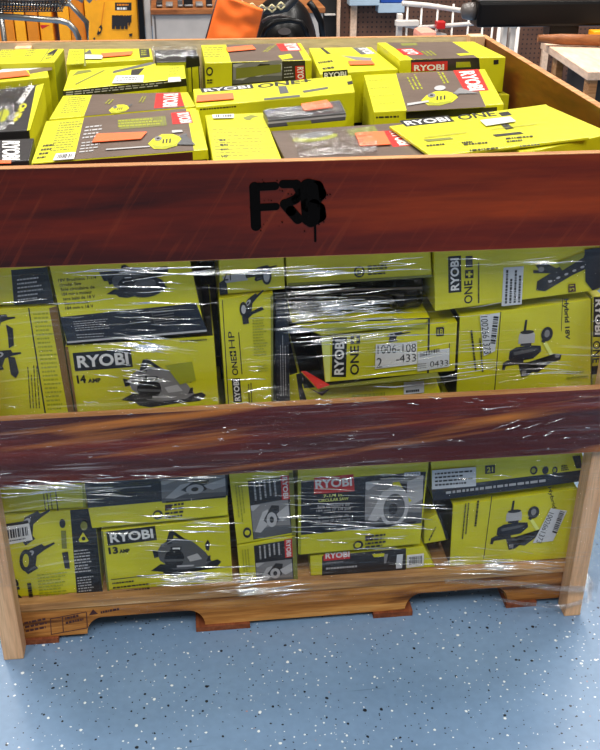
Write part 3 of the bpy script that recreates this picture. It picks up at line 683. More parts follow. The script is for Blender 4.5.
a = top_carton('T2', 'grinder_kit_carton', 'grey and lime carton with red logo lying behind the front left carton', [(63,95.5),(188,92),(196,106),(49,119)], .994, ZB)
a.poly('char', (92,94.6), (180,92.2), (185,107), (84,116)); a.lines('olive', (60,114), (82,112), (69,97), 8, .4, 5, 56); a.poly('red', (156,93.6), (180.5,92.8), (184,106), (154,108.5)); a.text('white', 'RYOBI', (163.5,94.2), (162.5,107), (178.5,93.6), .03)
f = a.aff((108,115),(128,113),(110,104)); a.tooltop(f); a.lines('dlime', (104,104), (110,98), (110,105), 2, .4, 3, 57); a.lines('dlime', (138,103), (142,96), (144,103), 2, .4, 3, 58)
finish('T2')
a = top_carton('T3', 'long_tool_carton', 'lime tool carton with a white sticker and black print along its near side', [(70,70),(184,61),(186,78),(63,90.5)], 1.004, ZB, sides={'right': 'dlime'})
s = SideArt(a); s.poly('black', (63,91), (186,78.6), (187,86), (63,99)); s.lines('lgrey', (66,96), (184,84), (66,91.5), 2, .45, 14, 59)
f = a.aff((102,79),(154,74),(104,66)); a.upoly(f, 'pgrey', [(.18,.35),(.9,.72),(1,.85),(.9,.95),(.2,.55)]); a.upoly(f, 'dark', [(.55,.05),(.7,.05),(.8,.55),(.55,.5)]); a.lines('dlime', (168,76), (180,75), (170,64), 4, .5, 3, 60)
a.poly('olive', (72,76), (78,71), (90,70), (92,71.6), (80,74)); a.poly('olive', (75,84), (104,70), (105,70.6), (76,85))
finish('T3', [sticker('z', 1.004, [(116,75.5),(144,75),(143,82),(112,83)], 'white', 'barcode_sticker', 'white sticker', lambda a: a.lines('photo', (116,81.4), (141,80.4), (117,77), 2, .5, 6, 61)),
              sticker('z', 1.004, [(168.5,77.5),(180,76.8),(181,81),(168,82)], 'label', 'label', 'small grey label')])
a = top_carton('T4', 'power_tool_carton', 'small lime carton with an orange streak at the back left of the crate', [(69,49),(151,48.5),(153,59),(66,64)], 1.011, ZB)
a.poly('olive', (84,48.6), (85.5,48.6), (86,66), (84,66.2)); a.lines('dlime', (69,66), (83,65), (72,50), 5, .4, 4, 62); a.poly('pgrey', (84,54), (90,49.5), (92,54)); a.poly('dark', (139,49), (149,49), (150,57), (140,58)); a.lines('dlime', (141,56), (148,55.6), (141,50), 3, .5, 2, 63)
finish('T4', [sticker('z', 1.011, [(101,53),(133,51),(131,54.6),(103,57)], 'orange', 'price_sticker', 'orange sticker'), sticker('z', 1.011, [(85,54.5),(103,55),(102,58.5),(85,58.5)], 'white', 'label', 'white label')])
a = top_carton('T5', 'wrapped_carton', 'dark carton in crumpled clear plastic at the back, left of the tall photo carton', [(154,50),(196,49.5),(199,61),(156,62)], 1.012, ZB, mt='dark', sides={'front': 'dlime'})
s = SideArt(a); s.poly('black', (186,56), (199,56), (200,66), (186,68)); s.poly('lime', (188,68), (198,67), (199,92), (189,92)); s.poly('black', (191,66), (192,66), (193,92), (192,92))
E_T5 = a; finish('T5')
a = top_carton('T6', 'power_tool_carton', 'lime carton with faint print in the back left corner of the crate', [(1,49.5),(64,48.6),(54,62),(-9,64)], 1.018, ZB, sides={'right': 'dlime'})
a.lines('olive', (-6,58), (14,57), (-2,50), 4, .35, 4, 64); a.lines('olive', (24,57), (34,56), (28,49.6), 3, .4, 3, 65); a.poly('olive', (40,62), (41,62), (50,49), (49,49)); a.poly('dark', (47,54), (55,49.4), (58,49.4), (53,56)); a.lines('olive', (45,60), (52,59), (48,54), 2, .5, 2, 66)
finish('T6')
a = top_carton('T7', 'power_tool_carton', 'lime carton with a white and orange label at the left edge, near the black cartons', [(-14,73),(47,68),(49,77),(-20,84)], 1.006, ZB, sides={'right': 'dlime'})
a.poly('label', (-4,72), (12,65), (44,63.4), (48,67), (28,70), (0,73)); a.poly('char', (28,70), (52,66.4), (52,70), (30,74))
finish('T7', [sticker('z', 1.006, [(-8,73),(26,70),(30,75),(-8,79)], 'orange', 'price_sticker', 'orange sticker')])
a = top_carton('T8', 'cordless_tool_carton', 'black carton with white sideways lettering, left edge of the top layer', [(-22,92),(44,83.5),(29,130),(-62,135)], .998, ZB, mt='dark', sides={'right': 'lime'})
a.text('white', 'RYOBI', (28.5,85), (17,102), (34.5,86), .04); a.text('lime', 'ONE+', (21.5,103), (11,121), (28,104), .05); a.poly('lime', (36,86), (44,83.5), (30,130), (27,131))
f = a.aff((-14,132),(14,128),(-6,100)); a.ell(f, 'pgrey', .4, .5, .4, .35); a.ell(f, 'dlime', .5, .45, .2, .2); a.poly('dark', (10,86), (11,86), (-3,132), (-4,132))
E_T8 = a; finish('T8')
a = top_carton('T9', 'cordless_tool_carton', 'black carton with white sideways lettering at the front left corner of the top layer', [(-42,142),(34,138),(29,160),(-52,166)], .998, ZB, mt='dark', sides={'right': 'olive'})
a.text('white', 'RYOBI', (2,141), (2,160), (20,141), .05); 
a = None; finish('T9', [sticker('z', .998, [(-14,160.5),(11,160),(11,163),(-14,163.4)], 'orange', 'price_sticker', 'orange sticker')])
a = top_carton('T10', 'belt_sander_carton', 'tall carton with a workshop photo on its near side, back centre of the crate', [(201,45),(301,43),(312,60),(205,63)], 1.017, ZB, sides={'right': 'lime'})
a.poly('char', (226,44.6), (295,43.2), (304,60), (231,62)); a.poly('red', (276,43.8), (297,43.3), (302,50.6), (281,51.2)); a.text('white', 'RYOBI', (283.5,44), (288,50.4), (296,43.6), .03)
a.lines('dlime', (262,52), (272,44), (268,52), 2, .4, 3, 67); a.poly('lime', (278,56), (290,54), (293,58), (282,60)); a.lines('olive', (204,58), (226,57.6), (204,47), 5, .35, 4, 68)
s = SideArt(a); s.poly('dark', (232,62.4), (305,60.4), (306,80), (232,86)); s.handphoto(((233,84),(282,80),(233,64))); s.poly('olive', (236,68), (281,64), (281,72), (236,79)); s.poly('red', (295,66), (304,65.6), (304.6,79), (295.6,80)); s.text('white', 'RYO', (297,67), (297.4,78.6), (303.4,66.8), .03)
s.ell(s.aff((206,76),(213,75.6),(206,67)), 'dark', .5, .5, .5, .5); s.ell(s.aff((206,76),(213,75.6),(206,67)), 'lime', .5, .5, .3, .3); s.lines('dark', (207,84), (213,83.6), (207,79), 2, .6, 2, 69); s.lines('lgrey', (284,79), (294,78), (284,66), 4, .3, 3, 70)
finish('T10', [sticker('z', 1.017, [(226,47.5),(252,45),(256,49),(228,51.5)], 'orange', 'price_sticker', 'orange sticker')])
a = top_carton('T11', 'shear_carton', 'low lime carton with black logo on its end, right of the tall photo carton', [(309,48),(371,47),(398,69),(320,74)], 1.004, ZB)
s = SideArt(a); s.logo('black', (323,80), (348,78), (322.5,71.5))
a.poly('photo', (341,55.6), (372,58), (371,61), (356,60)); a.poly('pgrey', (352,47.6), (366,47.4), (376,54), (361,54.6)); a.text('white', 'RYOBI', (357.5,48.4), (366,54), (367,48), .03); a.poly('dark', (320,48), (323,47.8), (331,54), (327,54)); a.lines('dark', (325,72), (340,70), (316,60), 2, .3, 4, 71)
finish('T11', [sticker('z', 1.004, [(348,60.5),(372,60.5),(375,64),(350,64.6)], 'orange', 'price_sticker', 'orange sticker')])
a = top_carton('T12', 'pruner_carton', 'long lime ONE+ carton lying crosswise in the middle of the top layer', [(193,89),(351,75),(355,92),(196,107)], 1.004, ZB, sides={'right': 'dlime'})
a.logo('black', (202,92.8), (254,88.4), (200,88.6), bold=.02); a.text('black', 'ONE+', (258,88.6), (312,82.4), (257,84.4), .03); a.poly('pgrey', (278,86.5), (286,86), (289,93), (280,94)); a.poly('pgrey', (302,91), (328,87), (328,89), (304,93)); a.poly('pgrey', (264,98.6), (300,95), (300,97), (264,100.4)); a.poly('dark', (347,82), (352,81), (353,84), (348,85))
s = SideArt(a); s.lines('dark', (200,110.6), (250,106.4), (200,108.6), 1, .8, 14, 72)
finish('T12', [sticker('z', 1.004, [(197,95),(233,92.6),(234,98.6),(196,101.6)], 'orange', 'price_sticker', 'orange sticker')])
a = top_carton('T14', 'cordless_tool_carton', 'lime printed sheet side of a carton, front centre of the top layer', [(205,115),(263,112.5),(282,159.6),(213,161)], 1.000, ZB)
a.lines('olive', (216,158), (278,156), (212,128), 9, .22, 8, 73); a.lines('dark', (221,152), (229,151.6), (219,138), 3, .4, 2, 74); a.text('dark', 'HP', (222,158), (229,157.8), (221,155), .02)
f = a.aff((243,121),(260,120),(242,115)); a.upoly(f, 'olive', [(0,.5),(.5,.9),(1,.6),(.6,.4),(.4,0),(.2,.1)])
finish('T14', [sticker('z', 1.000, [(212,114.6),(234,113.8),(234,117.5),(213,118)], 'white', 'barcode_sticker', 'white sticker', lambda a: a.bars((216,117.2), (232,116.8), (216,115), 12, 'dark', 12))])
a = top_carton('T15', 'grinder_kit_carton', 'grey carton with orange and red labels covered in loose clear plastic, front centre', [(271,131),(410,122),(428,156),(285,159.4)], .995, ZB, mt='char')
a.poly('red', (383,131), (408,129), (415,145), (393,147)); a.text('white', 'RYOBI', (389,131.6), (399,145.4), (404,130.4), .03); a.poly('olive', (346,130), (374,126), (380,134), (350,136))
f = a.aff((292,146),(338,141),(292,132)); a.ell(f, 'dlime', .5, .4, .5, .25); a.ell(f, 'photo', .5, .6, .4, .22)
finish('T15', [sticker('z', .995, [(355,133),(384,131),(391,144),(360,146)], 'orange', 'price_sticker', 'orange sticker')])
a = top_carton('T16', 'grinder_kit_carton', 'grey and lime carton with a red logo lying aslant, right of centre', [(364,75),(485,69),(504,104),(374,112)], 1.000, ZB)
a.poly('char', (396,73.4), (470,70), (486,107), (407,111.5)); a.lines('dlime', (376,108), (400,106), (367,77), 4, .14, 6, 75); a.poly('red', (453,70.5), (478.5,69.3), (489,90.5), (465,92)); a.text('white', 'RYOBI', (458.5,72), (469.5,91), (474,70.8), .04)
a.lines('dlime', (412,90), (404,75), (424,89), 3, .4, 3, 76); a.lines('dlime', (443,84), (436,72), (450,83), 2, .5, 3, 77)
f = a.aff((422,108),(458,105),(420,90)); a.tooltop(f); a.ell(f, 'lgrey', .55, .98, .16, .14); a.upoly(f, 'lgrey', [(-.4,.15),(.2,.25),(.2,.35),(-.4,.28)]); a.upoly(f, 'photo', [(.88,.6),(1.6,.5),(1.1,.9)])
s = SideArt(a); s.poly('dark', (406,112), (497,107), (497,114), (406,119)); s.lines('dark', (376,119), (400,118), (376,116), 1, .6, 4, 78)
finish('T16')
a = top_carton('T17', 'ratchet_carton', 'carton with red logo and a lime end stacked in the back right corner', [(377,42.5),(474,41.5),(506,57),(400,60)], 1.022, ZB+.055, sides={'right': 'lime'})
a.poly('char', (386,42.6), (452,41.8), (478,57.8), (413,59.4)); a.poly('red', (396,49), (413,48.4), (424,54.6), (404,55.4)); a.text('white', 'RYO', (401,49.8), (409,54.6), (412,49.2), .03); a.poly('olive', (400,43.4), (416,43), (418,45.4), (402,46)); a.lines('dlime', (426,56), (418,50), (438,55.4), 3, .4, 3, 79); a.poly('lime', (456,54), (472,53), (474,55), (460,56))
s = SideArt(a); s.poly('dark', (411,59.6), (479,57.8), (480,70), (411,72)); s.poly('red', (411.5,62.5), (447.5,61), (447.5,70), (411.5,71.6)); s.text('white', 'RYOBI', (414,71), (444,70), (414,65), .03); s.poly('dlime', (456,62), (470,61.6), (471,67), (456,67.6)); s.poly('dark', (493.5,60), (498.5,59.6), (498.5,64), (493.5,64.6))
finish('T17')
a = top_carton('T17b', 'plain_carton', 'lime carton under the red logo carton in the back right corner', [(.30,.985),(.565,.975),(.598,.76),(.33,.775)], ZB+.053, ZB-.01, sides={'right': 'dlime'}, world=True)
s = SideArt(a); s.lines('lgrey', (484,98), (504,97), (484,94), 2, .3, 5, 80)
finish('T17b')
a = top_carton('T18', 'string_trimmer_carton', 'long bright lime ONE+ carton lying aslant at the front right', [(389,126),(546,104),(590,137),(432,156.5)], 1.004, .9985)
a.logo('black', (406,126.8), (455,121.5), (399,120.8), bold=.02); a.text('black', 'ONE', (460,120.4), (497,115.8), (456,115.4), .02); a.poly('black', (498,113), (508,111.6), (512,115), (502,116.4)); a.poly('dark', (501,125), (508,124), (514,128.5), (506,130)); a.poly('dark', (492,135), (520,132), (524,134), (496,137)); a.poly('olive', (423,140), (450,137.6), (454,139.4), (428,142))
for i, (x, y, w) in enumerate(((427,147,22), (462,144,14), (464,146,28), (506,140,30), (507,143,20), (470,152,30), (520,148,26))): a.lines('dark', (x, y), (x+w, y-w*.09), (x-.8, y-1.8), 1, .8, 5, 81+i)
a.lines('olive', (424,138.5), (570,121), (424,138), 1, 1, 1, 90)
finish('T18', [sticker('z', 1.004, [(480,120),(510,116.4),(516,121),(486,125.5)], 'white', 'barcode_sticker', 'smudged white sticker', lambda a: a.lines('label', (486,124), (512,120), (484,120), 3, .5, 5, 91))])
a = top_carton('T18b', 'string_trimmer_carton', 'lime carton under the long ONE+ carton at the front right', [(.375,.33),(.555,.40),(.602,.16),(.39,.04)], .9965, ZB, world=True)
finish('T18b')

# crumpled clear plastic lying over some of the top cartons
def crinkle(key, label, q, z, amp=.006, nx=44, ny=20):
    TL, TR, BR, BL = [onz(p, z) for p in q]; mb = MB(); g = []
    for j in range(ny+1):
        r = []
        for i in range(nx+1):
            u = i/nx; v = j/ny; p = (BL*(1-u)+BR*u)*(1-v)+(TL*(1-u)+TR*u)*v
            p = p+Vector((.006*noise.noise(p*18), .01*noise.noise(p*17+Vector((3,0,0))), amp+amp*abs(noise.noise(Vector((p.x*26, p.y*60, 4))))*1.6+amp*.5*noise.noise(p*90)))
            r.append(mb.bm.verts.new(p))
        g.append(r)
    mi = mb.mi(M_crinkle)
    for j in range(ny):
        for i in range(nx): mb.bm.faces.new((g[j][i], g[j][i+1], g[j+1][i+1], g[j+1][i])).material_index = mi
    o = mb.build('plastic_sheet', recalc=False); tag(o, label, 'plastic wrap')
a = top_carton('T13', 'cordless_tool_carton', 'dark carton with an orange sticker under crumpled plastic, in front of the crosswise lime carton', [(263,110),(340,100),(346,112.5),(268,120)], 1.013, .9975, mt='pgrey', sides={'top': 'dark'})
a.lines('photo', (268,116), (298,112), (266,112), 2, .5, 8, 99)
s = SideArt(a); s.poly('dlime', (286,121.5), (310,119), (312,124), (288,126)); s.poly('lgrey', (268,122), (346,114.5), (346,116.5), (268,124))
finish('T13', [sticker('z', 1.013, [(301,103.6),(327,99.6),(333,107),(304,110.6)], 'orange', 'price_sticker', 'orange sticker')])
crinkle('c1', 'crumpled clear plastic on the grey carton behind the lime printed sheet', [(264,112),(341,104),(347,113),(268,121)], 1.0145, .004)
crinkle('c4', 'thin crumpled plastic lying across the grey carton at the front centre', [(290,134),(372,128),(378,155),(300,158)], .996, .002)
crinkle('c2', 'crumpled clear plastic over the dark carton at the back left', [(153,51),(196,50),(199,61),(155,62)], 1.014, .007)
crinkle('c3', 'crumpled clear plastic over the black carton at the left edge', [(-28,93),(32,86),(16,131),(-40,136)], .992, .005)

# plain cartons filling the crate behind the front row: they carry the top layer, coloured dark to put shade in the gaps
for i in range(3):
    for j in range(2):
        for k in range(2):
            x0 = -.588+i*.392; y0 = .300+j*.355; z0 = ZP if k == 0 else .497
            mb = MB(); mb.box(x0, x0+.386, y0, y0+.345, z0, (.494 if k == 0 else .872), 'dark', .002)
            o = mb.build('filler_carton', recalc=False); tag(o, 'plain unseen carton, coloured dark for shade in the gaps, buried in the middle of the crate', 'carton', 'buried cartons')

# ------------------------------------------------------------------ crate: two rings of boards on four posts
crate = empty('wooden_crate', (0, .51, 0), 'large open wooden crate of cherry red and dark boards on raw corner posts, sprayed FRB', 'crate')
YF, TH, YB = -.062, .017, 1.085
HX = .625
def board(name, x0, x1, y0, y1, z0, z1, mt, sides, label=None, bev=.0012):
    mb = MB(); mb.box(x0, x1, y0, y1, z0, z1, mt, bev, sides); o = mb.build(name, crate, recalc=False)
    if label: o['label'] = label
    return o
for (z0, z1, mf, front, lab) in ((.860, 1.024, M_cherry, M_cherry, 'cherry red board'), (.433, .575, M_mid, M_mid, 'dark walnut board')):
    HL = .672 if z1 > 1 else .625
    tp = {'top': M_rimtan, 'bottom': M_rimtan}
    fb = board('front_board', -HL, HX, YF, YF+TH, z0, z1, mf, dict(tp, back=M_amberply), lab)
    if z1 > 1:
        def stroke(mb, pts, r, k):
            P = [ony(p, YF-.0006-.00012*k) for p in pts]
            n = 10
            for A, B in zip(P, P[1:]):
                d = (B-A).normalized(); t = math.atan2(d.z, d.x); out = []
                for i in range(n+1): out.append(B+Vector((math.cos(t-PI/2+PI*i/n), 0, math.sin(t-PI/2+PI*i/n)))*r)
                for i in range(n+1): out.append(A+Vector((math.cos(t+PI/2+PI*i/n), 0, math.sin(t+PI/2+PI*i/n)))*r)
                mb.face(out, M_spray)
        mb = MB(); k = 0
        for pts, r in (([(254.5,187),(256,226)], .0085), ([(254,187),(275,186)], .0068), ([(256,207.5),(276,206.5)], .0062), ([(283,184),(297,184)], .0068), ([(296,184),(301,193),(296,199),(285,204)], .0075),
                       ([(285,204),(291,211),(298,219)], .0085), ([(307,186),(308,205),(309,219)], .0115), ([(308,185),(317,187),(320,194),(312,203)], .0105), ([(312,203),(319,209),(320,216),(311,221)], .0105),
                       ([(312,188),(314,205),(314,218)], .010), ([(300,217),(306,222)], .004), ([(315,222),(315.4,241)], .0019)):
            stroke(mb, pts, r, k); k += 1
        rd = random.Random(5)
        for i in range(70):
            px = rd.gauss(290, 26); pz = rd.gauss(204, 17)
            if 246 < px < 334 and 176 < pz < 236: stroke(mb, [(px, pz), (px+.4, pz+.3)], rd.uniform(.0004, .0011), k)
        so = mb.build('spray_lettering', fb, recalc=False); so['label'] = 'black spray painted letters FRB'
    board('back_board', -HL, HX, YB-TH, YB, z0, z1, mf, dict(tp, front=M_paleply), 'pale faced rear board' if z1 > 1 else None)
    for sx, nm in ((-1, 'side_board'), (1, 'side_board')):
        x0 = -HL if sx < 0 else HX-TH
        board(nm, x0, x0+TH, YF+TH, YB-TH, z0, z1, mf, dict(tp, **{('right' if sx < 0 else 'left'): M_amberply}))
def post(x0, x1, y0, y1, z0, z1):
    mb = MB(); mb.box(x0, x1, y0, y1, z0, z1, M_post, .0025); mb.build('corner_post', crate, recalc=False)
post(-.612, -.572, -.045, -.004, 0, 1.016); post(.572, .608, -.045, -.004, 0, 1.016)
post(-.606, -.566, 1.027, 1.068, 0, 1.016); post(.566, .606, 1.027, 1.068, 0, 1.030)

# ------------------------------------------------------------------ pallet
pal = empty('wooden_pallet', (0, .51, 0), 'rough wooden pallet with notched stringers carrying the crate of lime cartons', 'pallet')
X0, X1 = -.598, .598
def stringer(y0):
    nz0, h = .014, .042
    def notch(xa, xb):
        p = [(xa, nz0)]
        for i in range(9):
            t = PI/2*i/8; p.append((xa+.035-.035*math.cos(t), nz0+h*math.sin(t)))
        for i in range(9):
            t = PI/2*i/8; p.append((xb-.035+.035*math.sin(t), nz0+h*math.cos(t)))
        return p
    a0 = ony((88,637), 0).x; a1 = ony((205,620), 0).x; b0 = ony((405,606), 0).x; b1 = ony((508,596), 0).x
    prof = [(X0, nz0)]+notch(a0, a1)+notch(b0, b1)+[(X1, nz0), (X1, .087), (X0, .087)]
    mb = MB(); mb.prism(prof, y0, y0+.036, M_pallet); return mb.build('stringer', pal)
s0 = stringer(.0)
mk = MB(); art = Art(mk, 'y', .0)       # burnt stamp on the stringer
art.poly('wedge', (50,618.6), (86,611.5), (86,612.3), (50,619.4)); art.poly('wedge', (51,634), (87,627.5), (87,628.3), (51,634.8))
for x, y in ((50,619),(62,616.6),(86,612)): art.poly('wedge', (x,y), (x+.8,y-.2), (x+1.8,y+15.4), (x+1,y+15.6))
art.lines('wedge', (26,633), (50,628), (24,621), 3, .5, 4, 92); art.lines('wedge', (66,625), (84,621), (65,616), 2, .5, 4, 93); art.poly('wedge', (89,615), (93,609), (98,613.4)); art.lines('wedge', (101,613.6), (122,609.6), (100.6,610.6), 1, .7, 5, 94)
o = mk.build('burnt_stamp', s0, recalc=False); o['label'] = 'dark burnt stamp lines'
stringer(.490); stringer(.980)
for y0, y1 in ((-.004,.135), (.16,.25), (.275,.365), (.39,.48), (.505,.595), (.62,.71), (.735,.825), (.85,.94), (.955,1.016)):
    mb = MB(); mb.box(X0-.002, X1+.002, y0, y1, .088, .1065, M_deck, .0018); mb.build('deck_board', pal, recalc=False)
for pa, pb, yy in ((24,60,645), (196,250,627), (373,412,612), (506,536,600)):
    mb = MB(); mb.box(ony((pa,yy), 0).x, ony((pb,yy), 0).x, -.006, 1.016, .0, .0135, M_redboard, .001); mb.build('bottom_board', pal, recalc=False)
mb = MB(); mb.hexa([(.42,.10,0.001),(.435,.085,0.001),(.45,.10,0.001),(.435,.115,0.001)], [(.425,.10,.02),(.435,.09,.024),(.445,.10,.02),(.435,.11,.018)], M_blackp, .002)
tag(mb.build('debris_chip', recalc=False), 'small black scrap on the floor under the pallet notch', 'debris')

# ------------------------------------------------------------------ stretch film
def smooth(a, b, x):
    t = max(0, min(1, (x-a)/(b-a))); return t*t*(3-2*t)
def film_out(z, edge):
    """how far the film stands out from the carton fronts at height z; edge = 0 mid-span .. 1 at a corner post"""
    w = smooth(.40, .431, z)*(1-smooth(.577, .61, z))
    gap = .036+(.053-.036)*edge
    o = gap*(1-w)+.0655*w
    top = smooth(.80, .85, z)
    o = o*(1-top)+(.040+.005*edge)*top if z > .8 else o
    return o
def film():
    mb = MB(); per = []
    xw, y0f, y1f = .632, 0.0, 1.023
    nf, nsd = 330, 60
    for i in range(nf+1):
        x = -xw+2*xw*i/nf; per.append(('f', x, i/nf))
    for i in range(1, nsd+1): per.append(('r', y0f+(y1f-y0f)*i/nsd, i/nsd))
    for i in range(1, nsd+1): per.append(('b', xw-2*xw*i/nsd, i/nsd))
    for i in range(1, nsd): per.append(('l', y1f-(y1f-y0f)*i/nsd, i/nsd))
    nz = 250; cols = []
    for kind, t, s in per:
        col = []
        u = {'f': t, 'r': 2+t, 'b': 4-t, 'l': -3-t}[kind]
        zb = .20-.115*smooth(-.60, -.30, t) if kind == 'f' else (.085 if kind != 'l' else .14)
        if kind == 'f' : zb += -.02*smooth(.25, .6, t)+.008*noise.noise(Vector((t*6, 0, 2)))
        if kind == 'r' : zb = .065+.02*s
        zt = .868
        for j in range(nz+1):
            z = zb+(zt-zb)*j/nz
            edge = smooth(.44, .575, abs(t)) if kind == 'f' else 1
            o = film_out(z, edge)
            amp = .0022+.0035*max(0, noise.noise(Vector((u*2.3, z*3.1, 5))))
            if .425 < z < .585: amp *= .35
            if abs(z-.86) < .012: amp *= .3
            q = Vector((u*2.6+z*.5, z*95+u*4, 1)); d = noise.noise(q)+.6*noise.noise(Vector((u*6, z*210+u*11, 7)))
            o += amp*d*(1-.4*edge)
            o = max(o, .0645+.001*d) if .425 < z < .583 else o
            if kind == 'f': p = (t, -o, z)
            elif kind == 'r': p = (xw+.002*d, t, z)
            elif kind == 'b': p = (t, 1.090+.002*d, z)
            else: p = (-xw-.002*d, t, z)
            col.append(mb.bm.verts.new(p))
        cols.append(col)
    mi = mb.mi(M_film); n = len(cols)
    for i in range(n):
        A, B = cols[i], cols[(i+1) % n]
        for j in range(nz):
            f = mb.bm.faces.new((A[j], B[j], B[j+1], A[j+1])); f.material_index = mi; f.smooth = True
    globals()['FILM_Y'] = lambda x, z: -film_out(z, smooth(.44, .575, abs(x)))-.0035
    o = mb.build('stretch_wrap', loc=(0, .51, .085), recalc=False)
    tag(o, 'clear shiny stretch film wound around the middle of the crate', 'stretch film')
    # thin glossy strands added as folds along the winding, shaped to catch highlight streaks
    mb = MB(); rd = random.Random(21)
    def fold(px, py, L, ang, r):
        yy = -.045
        for _ in range(3):
            p = ony((px, py), yy); yy = FILM_Y(p.x, p.z)
        p = ony((px, py), yy)
        if not (-.62 < p.x < .60 and .09 < p.z < .86): return
        if p.z < .2 and p.x < -.5: return
        P = []; n = 7; ph = rd.uniform(0, 6)
        for i in range(n):
            t = (i/(n-1)-.5)*L; x = p.x+t*math.cos(ang); z = p.z+t*math.sin(ang)+.0008*math.sin(ph+i*1.3)
            P.append(Vector((x, FILM_Y(x, z), z)))
        mb.tube(P, [r*(.35+.65*math.sin(PI*(i+.5)/n)) for i in range(n)], M_fold, 6)
    for cx, cy, sx, sy, n, L, ang, r in ((140,345,38,9,34,.055,-.16,.0016), (135,378,35,14,22,.03,-.16,.0011), (255,366,18,24,12,.05,0,.0012), (310,312,22,22,46,.10,.0,.0018), (360,325,55,40,46,.10,.02,.0011),
                                         (240,272,190,5,24,.14,.0,.0011), (500,262,70,5,12,.10,.02,.0010), (60,489,62,10,40,.08,-.12,.0014), (205,579,32,7,52,.09,-.03,.0016), (265,590,40,5,34,.09,.02,.0014),
                                         (360,520,70,36,60,.08,-.10,.0011), (480,565,60,8,30,.14,-.10,.0012), (170,530,45,20,22,.07,-.12,.0013), (300,402,290,5,46,.02,-.1,.0010), (300,479,290,5,46,.05,-.06,.0011),
                                         (300,440,290,22,36,.010,-.05,.0008), (480,350,90,40,30,.14,.03,.0009), (150,300,120,30,30,.09,-.02,.0010), (520,425,50,10,9,.03,.3,.0009)):
        for i in range(n): fold(rd.gauss(cx, sx*.55), rd.gauss(cy, sy*.55), L*rd.uniform(.4, 1.5), ang+rd.gauss(0, .05), r*rd.uniform(.6, 1.15))
    fo = mb.build('fold_lines', o, recalc=False); fo['kind'] = 'stuff'
    # gathered ropes of film along the two edges
    mb = MB()
    def rope(pts, r, k):
        P = []
        for a, b in zip(pts, pts[1:]):
            for i in range(14): P.append(Vector(a).lerp(Vector(b), i/14))
        P.append(Vector(pts[-1])); P = [p+Vector((0, .002*noise.noise(p*30), .0025*noise.noise(p*22+Vector((k,0,0))))) for p in P]
        mb.tube(P, [r*(.75+.5*abs(noise.noise(p*25))) for p in P], M_rope, 7)
    rope([(-.63,-.052,.862),(-.2,-.044,.861),(.2,-.0435,.860),(.63,-.052,.858)], .0022, 3)
    b = mb.build('gathered_edge', o, recalc=False)
    mb = MB()
    rope([(.30,-.040,.118),(.45,-.046,.105),(.56,-.054,.085),(.618,-.054,.078),(.628,-.02,.075),(.634,.2,.08)], .007, 5)
    rope([(.41,-.040,.060),(.52,-.048,.038),(.57,-.053,.036),(.618,-.054,.052),(.630,-.02,.055),(.634,.2,.07)], .005, 9)
    mb.build('twisted_tail', o, recalc=False)['label'] = 'twisted tails of film round the right post'
film()

# ------------------------------------------------------------------ shell
mb = MB(); mb.box(-6, 6, -4, 8, -.05, 0, M_floor); tag(mb.build('floor', recalc=False), kind='structure')
mb = MB(); mb.box(-6, 6, 8.0, 8.1, 0, 4.6, M_wallm); tag(mb.build('wall_back', recalc=False), kind='structure')

# ------------------------------------------------------------------ things beyond the crate
def bx(name, label, cat, x0, x1, y0, y1, z0, z1, mt, bev=.004, group=None, sides=None):
    mb = MB(); mb.box(x0, x1, y0, y1, z0, z1, mt, bev, sides); return tag(mb.build(name, recalc=False), label, cat, group)
def zz(py, y, px=300): return ony((px, py), y).z
def xx(px, y, py=20): return ony((px, py), y).x
# yellow tool boxes on a low stand
YY = 4.3
bx('stock_platform', 'low black platform under the tall yellow boxes', 'platform', xx(-20,YY), xx(142,YY), YY-.06, YY+.6, 0, .12, M_darkin)
def ybox(px0, px1, y, h, mt, label, art=None, dep=.35, tilt=0):
    x0 = xx(px0, y); x1 = xx(px1, y); mb = MB(); mb.box(x0, x1, y, y+dep, .12, h, mt, .006)
    if art: art(Art(mb, 'y', y, .0008))
    return tag(mb.build('tool_box', recalc=False), label, 'box')
def ya(a):
    a.poly('dark', (115,2.5), (131.5,2.5), (131.5,10.5), (115,10.5)); a.lines('amber', (117,6), (130,6), (117,3.5), 1, .7, 4, 101); a.lines('white', (117,10), (130,10), (117,7), 1, .8, 3, 102)
    for i in range(5): a.lines('dark', (112,16+i*3.6), (132,16+i*3.6), (112,15), 1, .8, 4, 103+i)
    a.poly('dark', (97,34), (99,27), (101.5,24), (102.5,28), (101,33), (98,35)); a.ell(a.aff((98.4,32),(101,31),(98.2,28)), 'yellow', .5, .5, .4, .5); a.poly('dark', (93,38), (95,37), (95.6,39), (94,39.6)); a.poly('amber', (104,2), (105,2), (102,24), (101,24))
    a.poly('dark', (129,33.5), (132.5,33), (132,36), (129.5,36.4)); 
ybox(85.5, 138, YY-.04, 1.12, 'yellow', 'large bright yellow box with dark print standing behind the crate', ya)
ybox(70, 84.8, YY+.02, 1.10, 'amber', 'amber yellow box right of the cart tube, beside the bright yellow box')
ybox(58, 69.5, YY+.02, 1.05, 'yellow', 'narrow yellow box behind the bend of the cart tube')
ybox(-8, 13, YY, .90, 'amber', 'amber box at the far left behind the cart')
ybox(14, 24.5, YY, .92, 'yellow', 'yellow box second from the left behind the cart')
ybox(26, 37.5, YY, .92, 'amber', 'amber box with a brown edge behind the middle of the cart tube')
ybox(39, 52, YY+.02, .94, 'yellow', 'yellow box with a red corner behind the cart tube', lambda a: a.poly('red', (40,25), (50,25), (42,29)))
